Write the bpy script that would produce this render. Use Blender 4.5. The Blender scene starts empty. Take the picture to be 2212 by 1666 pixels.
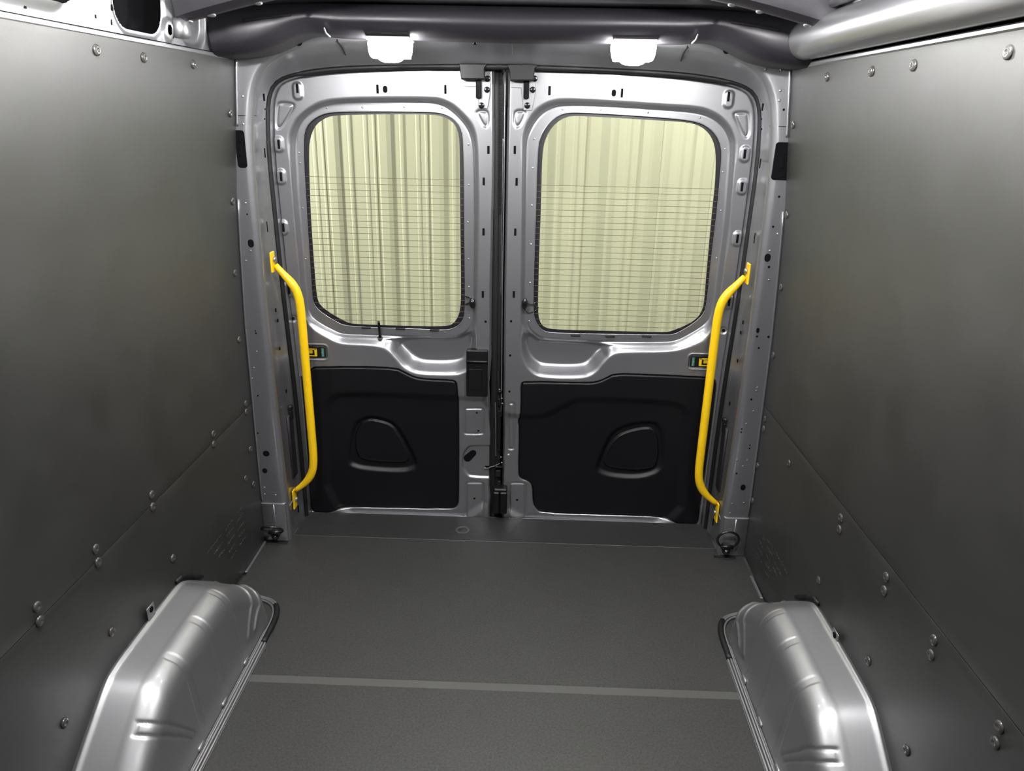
import bpy, math, random
import numpy as np
from mathutils import Matrix, Vector

random.seed(7)
SC = bpy.context.scene
COL = SC.collection

# ------------------------------------------------------------------ camera
yaw, pitch, roll, FPX = 0.0230256, 0.3513062, 0.0200419, 1600.0
CAM = np.array([.077, -2.619, 1.52])
_f = np.array([-math.sin(yaw) * math.cos(pitch), math.cos(yaw) * math.cos(pitch), -math.sin(pitch)])
_r0 = np.array([math.cos(yaw), math.sin(yaw), 0.0]); _u0 = np.cross(_r0, _f)
_r = math.cos(roll) * _r0 + math.sin(roll) * _u0
_u = -math.sin(roll) * _r0 + math.cos(roll) * _u0
cd = bpy.data.cameras.new('camera'); cam = bpy.data.objects.new('camera', cd); COL.objects.link(cam)
cam.matrix_world = Matrix(((_r[0], _u[0], -_f[0], CAM[0]), (_r[1], _u[1], -_f[1], CAM[1]),
                           (_r[2], _u[2], -_f[2], CAM[2]), (0, 0, 0, 1)))
cd.sensor_fit = 'HORIZONTAL'; cd.sensor_width = 36.0; cd.lens = FPX / 2212 * 36.0
cd.clip_start = .02; cd.clip_end = 60
SC.camera = cam

# ------------------------------------------------------------------ world, lights, exposure
w = bpy.data.worlds.new('world'); SC.world = w; w.use_nodes = True
w.node_tree.nodes['Background'].inputs[0].default_value = (.8, .85, 1, 1)
w.node_tree.nodes['Background'].inputs[1].default_value = .03
SC.view_settings.view_transform = 'Standard'; SC.view_settings.look = 'None'
SC.view_settings.exposure = 0.14; SC.view_settings.gamma = 1.0; SC.view_settings.use_curve_mapping = False

REAR_LAMP = 210.0      # glow of the two LED dome lamps over the rear doors
FRONT_LAMP = 760.0     # the same lamps further forward in the roof, above the camera's view
SIDING_LIGHT_W = 385.0       # two unseen lights added outside for the siding


def area_light(name, loc, size, power, col, rot=(0, 0, 0), sy=None, parent=None, spread=180):
    l = bpy.data.lights.new(name, 'AREA'); l.energy = power; l.color = col; l.size = size
    l.shape = 'RECTANGLE' if sy else 'DISK'
    if sy: l.size_y = sy
    l.spread = math.radians(spread)
    o = bpy.data.objects.new(name, l); COL.objects.link(o); o.location = loc; o.rotation_euler = rot
    return o


area_light('added_siding_light', (-2.9, 1.0, 2.2), .15, SIDING_LIGHT_W * .50, (1, .98, .92), (math.radians(75), 0, math.radians(-62)), 1.6)  # unseen lights, added to brighten the siding and shade its ribs
area_light('added_siding_light', (1.6, 0.3, 3.3), 1.5, SIDING_LIGHT_W * .62, (1, .98, .92), (math.radians(45), 0, math.radians(10)), .3)

# ------------------------------------------------------------------ helpers


def at(x, y, Y):
    """point where the sight line through a pixel of the photograph meets the plane at depth Y"""
    d = _f + _r * (x - 1106) / FPX - _u * (y - 833) / FPX
    return CAM + d * ((Y - CAM[1]) / d[1])


def atz(x, y, z):
    d = _f + _r * (x - 1106) / FPX - _u * (y - 833) / FPX
    return CAM + d * ((z - CAM[2]) / d[2])


def atx(x, y, X):
    d = _f + _r * (x - 1106) / FPX - _u * (y - 833) / FPX
    return CAM + d * ((X - CAM[0]) / d[0])


def mat(name, col, rough=.5, metal=0.0, coat=0.0, spec=.5, noise=0.0, nscale=80, bump=0.0, bscale=400, emit=None, estr=0.0, coat_rough=.06, rvar=0.0):
    m = bpy.data.materials.new(name); m.use_nodes = True
    nt = m.node_tree; b = nt.nodes['Principled BSDF']
    b.inputs['Base Color'].default_value = (*col, 1); b.inputs['Roughness'].default_value = rough
    b.inputs['Metallic'].default_value = metal; b.inputs['Coat Weight'].default_value = coat
    b.inputs['Coat Roughness'].default_value = coat_rough; b.inputs['Specular IOR Level'].default_value = spec
    tc = nt.nodes.new('ShaderNodeTexCoord')
    if noise:
        n = nt.nodes.new('ShaderNodeTexNoise'); n.inputs['Scale'].default_value = nscale; n.inputs['Detail'].default_value = 6
        nt.links.new(tc.outputs['Object'], n.inputs['Vector'])
        r = nt.nodes.new('ShaderNodeMapRange'); r.inputs[1].default_value = .3; r.inputs[2].default_value = .7
        r.inputs[3].default_value = 1 - noise; r.inputs[4].default_value = 1 + noise
        nt.links.new(n.outputs[0], r.inputs[0])
        mx = nt.nodes.new('ShaderNodeVectorMath'); mx.operation = 'SCALE'; mx.inputs[0].default_value = col
        nt.links.new(r.outputs[0], mx.inputs['Scale']); nt.links.new(mx.outputs[0], b.inputs['Base Color'])
        if rvar:
            n2 = nt.nodes.new('ShaderNodeTexNoise'); n2.inputs['Scale'].default_value = 7; n2.inputs['Detail'].default_value = 5
            nt.links.new(tc.outputs['Object'], n2.inputs['Vector'])
            r2 = nt.nodes.new('ShaderNodeMapRange'); r2.inputs[1].default_value = .3; r2.inputs[2].default_value = .7
            r2.inputs[3].default_value = rough - rvar; r2.inputs[4].default_value = rough + rvar
            nt.links.new(n2.outputs[0], r2.inputs[0]); nt.links.new(r2.outputs[0], b.inputs['Roughness'])
    if bump:
        n = nt.nodes.new('ShaderNodeTexNoise'); n.inputs['Scale'].default_value = bscale; n.inputs['Detail'].default_value = 2
        nt.links.new(tc.outputs['Object'], n.inputs['Vector'])
        bp = nt.nodes.new('ShaderNodeBump'); bp.inputs['Strength'].default_value = bump; bp.inputs['Distance'].default_value = .001
        nt.links.new(n.outputs[0], bp.inputs['Height']); nt.links.new(bp.outputs[0], b.inputs['Normal'])
    if emit:
        b.inputs['Emission Color'].default_value = (*emit, 1); b.inputs['Emission Strength'].default_value = estr
    return m


SILVER = mat('silver_paint', (.31, .31, .33), .36, .82, coat=.6, noise=.03, nscale=900)
SILVER_ARCH = mat('silver_paint_arch', (.34, .34, .355), .42, .85, coat=.3, noise=.04, nscale=700)
LINER = mat('liner_composite', (.006, .006, .006), .49, 0, spec=1.0, noise=.25, nscale=260, bump=.12, bscale=520, rvar=.03)
FLOORM = mat('floor_mat', (.027, .027, .027), .5, 0, noise=.4, nscale=170, bump=.35, bscale=420, rvar=.05)
SILLM = mat('threshold_mat', (.022, .023, .023), .42, 0, noise=.25, nscale=120, bump=.2, bscale=420)
STRIP = mat('joint_strip', (.062, .062, .060), .5, 0)
TRIMBLACK = mat('black_trim_plastic', (.0025, .0025, .004), .46, 0, spec=.32, noise=.1, nscale=300)
RUBBER = mat('black_rubber', (.006, .006, .007), .55, 0, spec=.35)
BLACK = mat('black_plastic', (.004, .004, .005), .42, 0, spec=.35, noise=.1, nscale=300)
GLOSSBLACK = mat('gloss_black_steel', (.006, .006, .007), .18, 0, coat=.5)
DARK = mat('dark_cavity', (.003, .003, .004), .9, 0, spec=.1)
YELLOW = mat('yellow_paint', (.80, .50, .004), .38, 0, coat=.25, coat_rough=.2)
YELLOWP = mat('yellow_plastic', (.62, .42, .01), .4, 0)
STEEL = mat('zinc_steel', (.42, .42, .40), .32, .9)
GREEN = mat('green_label', (.02, .11, .07), .5)
WHITEINK = mat('white_ink', (.7, .75, .7), .6)
BEAMM = mat('beam_paint_bow_shade', (.020, .018, .024), .5, .3, coat=.15, coat_rough=.3)  # dark beam colour, also painted on the roof bow as shade
FRIT = mat('black_ceramic_edge', (.008, .007, .010), .4)
WIREM = mat('heater_wire', (.10, .075, .045), .6)
INK = mat('grey_etch', (.22, .22, .14), .7)
WHITEPL = mat('white_lamp_plastic', (.7, .7, .68), .4)
SIDING = mat('cream_siding', (.36, .355, .285), .55, 0, noise=.02, nscale=3)
LENS = mat('lamp_lens', (1, 1, 1), .3, emit=(1, .99, .96), estr=REAR_LAMP)
LENSF = mat('lamp_lens_forward', (1, 1, 1), .3, emit=(1, .99, .96), estr=FRONT_LAMP)

LINER.node_tree.nodes['Principled BSDF'].inputs['IOR'].default_value = 1.64
GLASS = bpy.data.materials.new('tinted_glass'); GLASS.use_nodes = True
nt = GLASS.node_tree; nt.nodes.clear()
go = nt.nodes.new('ShaderNodeOutputMaterial'); gm = nt.nodes.new('ShaderNodeMixShader')
gt = nt.nodes.new('ShaderNodeBsdfTransparent'); gt.inputs[0].default_value = (.95, .97, .90, 1)
gg = nt.nodes.new('ShaderNodeBsdfGlossy'); gg.inputs['Roughness'].default_value = .02
gf = nt.nodes.new('ShaderNodeFresnel'); gf.inputs[0].default_value = 1.35
nt.links.new(gf.outputs[0], gm.inputs[0]); nt.links.new(gt.outputs[0], gm.inputs[1])
nt.links.new(gg.outputs[0], gm.inputs[2]); nt.links.new(gm.outputs[0], go.inputs[0])

ORG = {}


def link(o, world, parent):
    COL.objects.link(o)
    if parent is not None:
        o.parent = parent; o.location = Vector(world) - Vector(ORG[parent.name])
    else:
        o.location = world
    ORG[o.name] = tuple(world)


def tag(o, label=None, cat=None, group=None, kind=None):
    if label: o['label'] = label
    if cat: o['category'] = cat
    if group: o['group'] = group
    if kind: o['kind'] = kind
    return o


def thing(name, loc, label=None, cat=None, group=None, kind=None, parent=None):
    o = bpy.data.objects.new(name, None); o.empty_display_size = .05
    link(o, loc, parent); return tag(o, label, cat, group, kind)


def obj(name, V, F, m, parent=None, smooth=True, flat_angle=None):
    V = np.asarray(V, float)
    c = (V.min(0) + V.max(0)) / 2
    me = bpy.data.meshes.new(name)
    L = V - c
    if isinstance(F, np.ndarray):
        n = len(F); k = F.shape[1]
        me.vertices.add(len(L)); me.vertices.foreach_set('co', L.astype(np.float32).ravel())
        me.loops.add(n * k); me.loops.foreach_set('vertex_index', F.astype(np.int32).ravel())
        me.polygons.add(n); me.polygons.foreach_set('loop_start', np.arange(0, n * k, k, dtype=np.int32))
        me.update(calc_edges=True)
    else:
        me.from_pydata([tuple(v) for v in L], [], [list(f) for f in F])
    me.validate()
    if smooth:
        me.polygons.foreach_set('use_smooth', [True] * len(me.polygons))
        if flat_angle:
            me.set_sharp_from_angle(angle=math.radians(flat_angle))
    me.materials.append(m)
    o = bpy.data.objects.new(name, me)
    link(o, tuple(c), parent)
    return o


class MB:
    def __init__(s): s.V = []; s.F = []

    def add(s, V, F):
        b = len(s.V); s.V += [tuple(map(float, v)) for v in V]; s.F += [[i + b for i in f] for f in F]; return s

    def box(s, a, b, bev=0.0):
        a = np.minimum(a, b) if True else a
        return s

    def build(s, name, m, parent=None, smooth=True, flat=35): return obj(name, s.V, s.F, m, parent, smooth, flat)


def rbox(c, sz, r=.002, M=None):
    """box with chamfered edges; returns V,F"""
    hx, hy, hz = [v / 2 for v in sz]; r = min(r, hx * .9, hy * .9, hz * .9)
    V = []; idx = {}
    for sx in (-1, 1):
        for sy in (-1, 1):
            for sz_ in (-1, 1):
                for ax in range(3):
                    p = [sx * (hx - r), sy * (hy - r), sz_ * (hz - r)]
                    p[ax] = (sx * hx, sy * hy, sz_ * hz)[ax]
                    idx[(sx, sy, sz_, ax)] = len(V); V.append(p)
    F = []
    I = idx
    for s_ in (-1, 1):
        F.append([I[(s_, -1, -1, 0)], I[(s_, 1, -1, 0)], I[(s_, 1, 1, 0)], I[(s_, -1, 1, 0)]])
        F.append([I[(-1, s_, -1, 1)], I[(1, s_, -1, 1)], I[(1, s_, 1, 1)], I[(-1, s_, 1, 1)]])
        F.append([I[(-1, -1, s_, 2)], I[(1, -1, s_, 2)], I[(1, 1, s_, 2)], I[(-1, 1, s_, 2)]])
    for a in (-1, 1):
        for b in (-1, 1):
            F.append([I[(a, b, -1, 0)], I[(a, b, 1, 0)], I[(a, b, 1, 1)], I[(a, b, -1, 1)]])
            F.append([I[(a, -1, b, 0)], I[(a, 1, b, 0)], I[(a, 1, b, 2)], I[(a, -1, b, 2)]])
            F.append([I[(-1, a, b, 1)], I[(1, a, b, 1)], I[(1, a, b, 2)], I[(-1, a, b, 2)]])
            for c_ in (-1, 1):
                F.append([I[(a, b, c_, 0)], I[(a, b, c_, 1)], I[(a, b, c_, 2)]])
    V = np.array(V)
    if M is not None: V = V @ np.array(M).T
    V = V + np.array(c)
    return fixn(V, F)


def fixn(V, F):
    c = V.mean(0); out = []
    for f in F:
        p = V[f]; n = np.cross(p[1] - p[0], p[2] - p[0])
        out.append(list(f) if n @ (p.mean(0) - c) > 0 else list(f)[::-1])
    return V, out


def add_rbox(mb, c, sz, r=.002, M=None): mb.add(*rbox(c, sz, r, M)); return mb


def tube(path, r, n=12, cap=True, closed=False, rr=None):
    P = np.array(path, float); m = len(P)
    T = np.zeros_like(P)
    for i in range(m):
        a = P[(i - 1) % m] if (closed or i > 0) else P[i]
        b = P[(i + 1) % m] if (closed or i < m - 1) else P[i]
        T[i] = (b - a) / (np.linalg.norm(b - a) + 1e-12)
    up = np.array([0, 0, 1.]) if abs(T[0][2]) < .9 else np.array([0, 1., 0])
    N = up - T[0] * (up @ T[0]); N /= np.linalg.norm(N)
    V = []; F = []
    for i in range(m):
        N = N - T[i] * (N @ T[i]); N /= np.linalg.norm(N); B = np.cross(T[i], N)
        R = r if rr is None else rr[i]
        for k in range(n):
            a = 2 * math.pi * k / n
            V.append(P[i] + R * (math.cos(a) * N + math.sin(a) * B))
    for i in range(m if closed else m - 1):
        j = (i + 1) % m
        for k in range(n):
            F.append([i * n + k, i * n + (k + 1) % n, j * n + (k + 1) % n, j * n + k])
    if cap and not closed:
        F.append(list(range(n))[::-1]); F.append([(m - 1) * n + k for k in range(n)])
    return np.array(V), F


def lathe(prof, n=20, M=None, c=(0, 0, 0)):
    """prof: (radius, height) along local +Z"""
    V = []; F = []
    for (r, h) in prof:
        for k in range(n):
            a = 2 * math.pi * k / n; V.append((r * math.cos(a), r * math.sin(a), h))
    for i in range(len(prof) - 1):
        for k in range(n):
            F.append([i * n + k, i * n + (k + 1) % n, (i + 1) * n + (k + 1) % n, (i + 1) * n + k])
    F.append([(len(prof) - 1) * n + k for k in range(n)]); F.append(list(range(n))[::-1])
    V = np.array(V)
    if M is not None: V = V @ np.array(M).T
    return V + np.array(c), F


def frame(nrm, up=(0, 0, 1)):
    """matrix whose columns are x,y,z with z along nrm"""
    z = np.array(nrm, float); z /= np.linalg.norm(z); u = np.array(up, float)
    x = np.cross(u, z)
    if np.linalg.norm(x) < 1e-6: x = np.array([1., 0, 0])
    x /= np.linalg.norm(x); y = np.cross(z, x)
    return np.array([x, y, z]).T


TOCAM = frame((0, -1, 0))          # local z faces the cabin


def chaikin(P, it=2, closed=True):
    P = np.array(P, float)
    for _ in range(it):
        if closed:
            Q = np.roll(P, -1, 0); P = np.stack([.75 * P + .25 * Q, .25 * P + .75 * Q], 1).reshape(-1, P.shape[1])
        else:
            A, B = P[:-1], P[1:]
            M_ = np.stack([.75 * A + .25 * B, .25 * A + .75 * B], 1).reshape(-1, P.shape[1])
            P = np.vstack([P[:1], M_, P[-1:]])
    return P


def resample(P, n, closed=True):
    P = np.array(P, float); Q = np.vstack([P, P[:1]]) if closed else P
    d = np.r_[0, np.cumsum(np.linalg.norm(np.diff(Q, axis=0), axis=1))]
    t = np.linspace(0, d[-1], n + 1)[:-1] if closed else np.linspace(0, d[-1], n)
    return np.stack([np.interp(t, d, Q[:, k]) for k in range(P.shape[1])], 1)


def sdf(X, Z, poly):
    """signed distance (inside negative) to a closed polygon, with the nearest points"""
    P = np.array(poly, float); n = len(P)
    shp = X.shape; x = X.ravel(); z = Z.ravel()
    best = np.full(x.shape, 1e9); bx = x.copy(); bz = z.copy(); ins = np.zeros(x.shape, bool)
    for i in range(n):
        a = P[i]; b = P[(i + 1) % n]; ex, ez = b - a; L = ex * ex + ez * ez
        if L < 1e-14: continue
        t = np.clip(((x - a[0]) * ex + (z - a[1]) * ez) / L, 0, 1)
        px = a[0] + t * ex; pz = a[1] + t * ez
        d = (x - px) ** 2 + (z - pz) ** 2
        m = d < best; best[m] = d[m]; bx[m] = px[m]; bz[m] = pz[m]
        c = ((a[1] > z) != (b[1] > z))
        if c.any():
            xi = a[0] + (z - a[1]) * ex / (ez if abs(ez) > 1e-12 else 1e-12)
            ins ^= c & (x < xi)
    d = np.sqrt(best); d[ins] *= -1
    return d.reshape(shp), bx.reshape(shp), bz.reshape(shp)


def sdf_local(X, Z, poly, margin):
    """sdf computed only near the polygon, elsewhere a large value"""
    P = np.array(poly); lo = P.min(0) - margin; hi = P.max(0) + margin
    m = (X > lo[0]) & (X < hi[0]) & (Z > lo[1]) & (Z < hi[1])
    d = np.full(X.shape, 9.0); d[m] = sdf(X[m], Z[m], poly)[0]
    return d


def sstep(a, b, x):
    t = np.clip((x - a) / (b - a), 0, 1); return t * t * (3 - 2 * t)


def trimmed_grid(x0, x1, z0, z1, step, keep, holes, hfun):
    """heightfield over (x,z) cut exactly along polygons: rim vertices are snapped on to the outline"""
    nx = int((x1 - x0) / step) + 1; nz = int((z1 - z0) / step) + 1
    X, Z = np.meshgrid(np.linspace(x0, x1, nx), np.linspace(z0, z1, nz))
    ok = np.ones(X.shape, bool)
    tol = step * .72
    d, bx, bz = sdf(X, Z, keep)
    out = d > 0; ok &= ~(d > tol); s = out & (d <= tol); X[s] = bx[s]; Z[s] = bz[s]
    for h in holes:
        lo = np.array(h).min(0) - .02; hi = np.array(h).max(0) + .02
        m = (X > lo[0]) & (X < hi[0]) & (Z > lo[1]) & (Z < hi[1])
        dd = np.full(X.shape, 9.0); hx = X.copy(); hz = Z.copy()
        a, b, c = sdf(X[m], Z[m], h); dd[m] = a; hx[m] = b; hz[m] = c
        ok &= ~(dd < -tol); s = (dd < 0) & (dd >= -tol); X[s] = hx[s]; Z[s] = hz[s]
    Y = hfun(X, Z)
    V = np.stack([X, Y, Z], -1).reshape(-1, 3)
    i = np.arange(nx * nz).reshape(nz, nx)
    q = ok[:-1, :-1] & ok[1:, :-1] & ok[:-1, 1:] & ok[1:, 1:]
    F = np.stack([i[:-1, :-1][q], i[:-1, 1:][q], i[1:, 1:][q], i[1:, :-1][q]], 1)
    used = np.zeros(len(V), bool); used[F.ravel()] = True
    re = np.cumsum(used) - 1
    return V[used], re[F]


def px2(pts, Y):
    return np.array([at(x, y, Y)[[0, 2]] for x, y in pts])


def prism(poly, Yf, Yb, bev=.0015):
    """extruded polygon (x,z) from front Yf (towards the cabin) to back Yb with a small front chamfer"""
    P = np.array(poly, float); n = len(P); c = P.mean(0)
    area = .5 * np.sum(P[:, 0] * np.roll(P[:, 1], -1) - np.roll(P[:, 0], -1) * P[:, 1])
    if area < 0: P = P[::-1]
    E = np.roll(P, -1, 0) - np.roll(P, 1, 0); N = np.stack([E[:, 1], -E[:, 0]], 1); N /= np.linalg.norm(N, axis=1)[:, None] + 1e-12
    I = P - N * bev
    V = [(p[0], Yf, p[1]) for p in I] + [(p[0], Yf + bev, p[1]) for p in P] + [(p[0], Yb, p[1]) for p in P]
    F = [list(range(n)), list(range(2 * n, 3 * n))[::-1]]
    for k in range(n):
        j = (k + 1) % n
        F.append([k, n + k, n + j, j]); F.append([n + k, 2 * n + k, 2 * n + j, n + j])
    return np.array(V), F


def rpoly(P, r):
    P = np.array(P, float); out = []; n = len(P)
    for i in range(n):
        a, b, c = P[i - 1], P[i], P[(i + 1) % n]
        for q in (a, c):
            d = q - b; L = np.linalg.norm(d); out.append(b + d / L * min(r, L * .45))
    return chaikin(out, 2)


def rrect(cx, cz, w_, h_, r, n=5, rot=0):
    P = []
    r = min(r, w_ / 2 * .999, h_ / 2 * .999)
    for k, (sx, sz) in enumerate(((1, 1), (-1, 1), (-1, -1), (1, -1))):
        for i in range(n + 1):
            a = math.pi / 2 * (k + i / n)
            P.append((sx * (w_ / 2 - r) + r * math.cos(a), sz * (h_ / 2 - r) + r * math.sin(a)))
    P = np.array(P); ca, sa = math.cos(rot), math.sin(rot)
    return np.stack([cx + P[:, 0] * ca - P[:, 1] * sa, cz + P[:, 0] * sa + P[:, 1] * ca], 1)


# ================================================================== measured curves (x, z), shared by both sides
LIN = np.array([(0, .893), (.3, .890), (.65, .885), (.84, .882), (1.05, .873), (1.26, .862), (1.42, .846), (1.53, .835), (1.664, .823), (1.9, .805)])


def wallx(z): return np.interp(z, LIN[:, 0], LIN[:, 1])


RIDGE = [(.797, -.02), (.797, .3), (.804, .65), (.807, .95), (.805, 1.15), (.804, 1.3), (.799, 1.43), (.789, 1.51), (.774, 1.585), (.738, 1.640), (.69, 1.670),
         (.62, 1.695), (.54, 1.710), (.3, 1.719), (0, 1.722)]
SEAL = [(.800, -.02), (.800, .27), (.804, .55), (.810, .74), (.816, .92), (.820, 1.2), (.822, 1.36), (.818, 1.46), (.810, 1.54), (.795, 1.585), (.765, 1.615),
        (.70, 1.634), (.61, 1.647), (.5, 1.656), (.25, 1.664), (0, 1.667)]
YD, YR, YF = -.04, -.225, -.235

# ================================================================== setting: building wall seen through the windows
V = []; F = []
prof = []
x = -3.2
while x < 3.2:
    for dx, dy in ((0, 0), (.048, 0), (.056, -.007), (.066, -.007), (.072, 0), (.092, .002), (.142, .002), (.150, -.005), (.162, -.005), (.168, 0), (.196, 0), (.202, -.004), (.210, -.004), (.216, 0), (.228, 0), (.240, -.020), (.281, -.020), (.304, 0)):
        prof.append((x + dx, dy))
    x += .305
for (px_, dy) in prof:
    V += [(px_, 1.9 + dy, -.6), (px_, 1.9 + dy, 4.2)]
for i in range(len(prof) - 1):
    F.append([2 * i, 2 * i + 2, 2 * i + 3, 2 * i + 1])
o = obj('exterior_wall', V, F, SIDING, smooth=False)
tag(o, 'cream corrugated metal building wall seen through both rear windows', 'wall', kind='structure')
o = obj('exterior_floor', *[[(-3.2, .08, -.62), (3.2, .08, -.62), (3.2, 1.95, -.62), (-3.2, 1.95, -.62)], [[0, 1, 2, 3]]], mat('concrete', (.3, .3, .28), .8), smooth=False)
tag(o, 'concrete building floor behind the vehicle', 'floor', kind='structure')

# ================================================================== floor
fl = thing('floor', (0, -1.5, 0), 'dark grey textured load floor with a pale joint strip across', 'floor', kind='structure')


def slab(name, x0, x1, y0, y1, z0, z1, m, parent, r=.002):
    V, F = rbox(((x0 + x1) / 2, (y0 + y1) / 2, (z0 + z1) / 2), (x1 - x0, y1 - y0, z1 - z0), r)
    return obj(name, V, F, m, parent, True, 30)


slab('mat_section', -.886, .886, -4.2, -.962, -.012, 0, FLOORM, fl)
slab('mat_section', -.886, .886, -.934, -.192, -.012, 0, FLOORM, fl)
slab('joint_strip', -.886, .886, -.963, -.933, -.014, -.0012, STRIP, fl, .001)
V, F = rbox((0, -.098, -.008), (1.60, .186, .012), .002)
V[:, 2] += -.004 * (V[:, 1] + .19) / .19
obj('threshold_mat', V, F, SILLM, fl, True, 30)
slab('floor_pan', -.93, .93, -4.2, .05, -.04, -.0145, SILVER, fl)
c = atz(999, 1143, 0)
pl = obj('floor_plug', *lathe([(.028, -.004), (.028, -.0012), (.020, -.0008), (.0195, -.003)], 32, None, (c[0], c[1], -.002)), STRIP, fl)
obj('plug_center', *lathe([(.014, -.004), (.014, .0006), (.012, .001)], 24, None, (c[0], c[1], -.003)), SILLM, pl)

# ================================================================== side walls: two stacked liner panels and their push pins
RIVL = [(208, 108), (310, 124), (417, 139), (497, 245), (502, 435), (507, 590), (516, 734), (530, 872), (531, 890), (460, 938), (461, 960), (327, 1069), (329, 1095),
        (206, 1186), (211, 1215), (79, 1311), (85, 1342), (540, 971), (530, 1034), (547, 1046), (373, 1206), (241, 1365), (139, 1562)]
RIVR = [(2179, 113), (1974, 141), (1884, 154), (1788, 166), (1714, 270), (1700, 465), (1688, 621), (1671, 768), (1653, 906), (1650, 927), (1637, 1006), (1705, 1001),
        (1626, 1082), (1817, 1119), (1814, 1144), (1915, 1247), (1911, 1276), (2018, 1383), (2012, 1415), (2160, 1571), (2151, 1605), (1769, 1254), (1876, 1428), (1959, 1621)]


def onwall(px_, py_, s):
    X = .87
    for _ in range(12):
        p = atx(px_, py_, s * X); X = float(wallx(p[2]))
    return p


def wall(s, side, seam_z, label):
    W = thing('wall_' + side, (s * .9, -2.2, 0), label, 'wall', kind='structure')

    def panel(name, zs, y0, y1, th=.006, extra=0):
        V = []; F = []; n = len(zs)
        ys = [y0, y0 + .002, y1 - .002, y1]
        rows = []
        for j, y in enumerate(ys):
            inset = 0.0 if j in (1, 2) else .001
            for i, z in enumerate(zs):
                ins = inset + (.0008 if i in (0, n - 1) else 0)
                V.append((s * (wallx(z) + ins + extra), y, z))
        m_ = len(ys)
        for j in range(m_ - 1):
            for i in range(n - 1):
                f = [j * n + i, j * n + i + 1, (j + 1) * n + i + 1, (j + 1) * n + i]
                F.append(f if s < 0 else f[::-1])
        b = len(V)
        for j, y in ((0, y0), (m_ - 1, y1)):
            for z in zs: V.append((s * (wallx(z) + th), y, z))
        for i in range(n - 1):
            F.append([i, i + 1, b + i + 1, b + i]); F.append([(m_ - 1) * n + i, (m_ - 1) * n + i + 1, b + n + i + 1, b + n + i])
            F.append([b + i, b + i + 1, b + n + i + 1, b + n + i])
        F.append([0, n, 2 * n, 3 * n, b + n, b]); F.append([n - 1, 2 * n - 1, 3 * n - 1, 4 * n - 1, b + 2 * n - 1, b + n - 1])
        return obj(name, V, F, LINER, W, True, 30)
    zu = [seam_z + .001, seam_z + .003] + list(np.linspace(seam_z + .03, 1.64, 34)) + [1.654, 1.658]
    up = panel('upper_liner_panel', zu, -4.2, -.237)
    zl = [.003, .006] + list(np.linspace(.04, seam_z - .03, 12)) + [seam_z - .003, seam_z - .001]
    lo = panel('lower_liner_panel', zl, -4.2, -.237)
    obj('body_side', [(s * .93, -4.2, -.04), (s * .93, .03, -.04), (s * .93, .03, 1.0), (s * .93, -4.2, 1.0), (s * .87, .03, 1.9), (s * .87, -4.2, 1.9)],
        [[0, 1, 2, 3], [3, 2, 4, 5]], DARK, W, False)
    # push pins
    first = None
    for k, (a, b) in enumerate(RIVL if s < 0 else RIVR):
        p = onwall(a, b, s)
        if first is None:
            first = obj('push_pin', *lathe([(.0118, 0), (.0118, .0012), (.0108, .003), (.007, .0048), (.004, .0044), (.0035, .0036)], 18, frame((-s, 0, 0)), p), PIN, W)
            r = first
            # centre on the wall surface
        else:
            r = first.copy(); COL.objects.link(r); r.parent = W
        n = np.array([-s, 0, -(wallx(p[2] + .02) - wallx(p[2] - .02)) / .04 * -1.0 * -s * -1.0])
        r.location = Vector(p + np.array([-s, 0, 0]) * .0027) - Vector(ORG[W.name])
    return W, up, lo


PIN = mat('push_pin_plastic', (.045, .044, .042), .25, 0, coat=.4)
WL, UL, LL = wall(-1, 'left', .553, 'dark grey composite side wall lining left of the rear doors')
WR, UR, LR = wall(1, 'right', .600, 'dark grey composite side wall lining right of the rear doors')


# rows of embossed vent slits near the foot of each wall
def emboss(s, W, rows):
    mb = MB()
    for (x0, y0, x1, y1, n) in rows:
        for k in range(n):
            t = (k + .5) / n
            p = onwall(x0 + (x1 - x0) * t, y0 + (y1 - y0) * t, s)
            a = random.uniform(-.5, .5)
            hgt = random.uniform(.006, .010)
            add_rbox(mb, p + np.array([-s * .0006, 0, 0]), (.0016, .0045, hgt), .0006, np.array([[1, 0, 0], [0, math.cos(a), -math.sin(a)], [0, math.sin(a), math.cos(a)]]))
    o = mb.build('embossed_lettering', PIN, W); o['kind'] = 'stuff'


emboss(-1, WL, [(447, 1196, 480, 1153, 13), (487, 1146, 502, 1124, 6), (509, 1114, 523, 1094, 6), (462, 1198, 482, 1171, 9), (489, 1160, 505, 1138, 7), (511, 1129, 525, 1109, 6),
                (472, 1205, 485, 1187, 7), (492, 1178, 506, 1156, 9), (513, 1147, 527, 1128, 8), (494, 1194, 507, 1174, 6), (515, 1162, 528, 1145, 6), (497, 1210, 511, 1190, 5), (517, 1179, 530, 1161, 8)])
emboss(1, WR, [(1642, 1152, 1653, 1169, 7), (1640, 1166, 1648, 1183, 5), (1637, 1182, 1648, 1200, 5), (1634, 1195, 1646, 1217, 7), (1657, 1166, 1671, 1187, 6), (1656, 1180, 1669, 1202, 6),
               (1655, 1196, 1665, 1218, 6), (1653, 1215, 1664, 1236, 6), (1677, 1196, 1701, 1241, 13), (1673, 1213, 1689, 1245, 9), (1670, 1226, 1680, 1247, 6), (1651, 1232, 1661, 1248, 5)])

# pale sill edges left bare between lining and floor
for s, W in ((-1, WL), (1, WR)):
    mb = MB()
    if s < 0:
        add_rbox(mb, (-.889, -.345, .001), (.009, .20, .006), .002)
    else:
        add_rbox(mb, (.885, -.43, .001), (.010, .13, .006), .002)
    mb.build('sill_edge', SILVER_ARCH, W)

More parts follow.
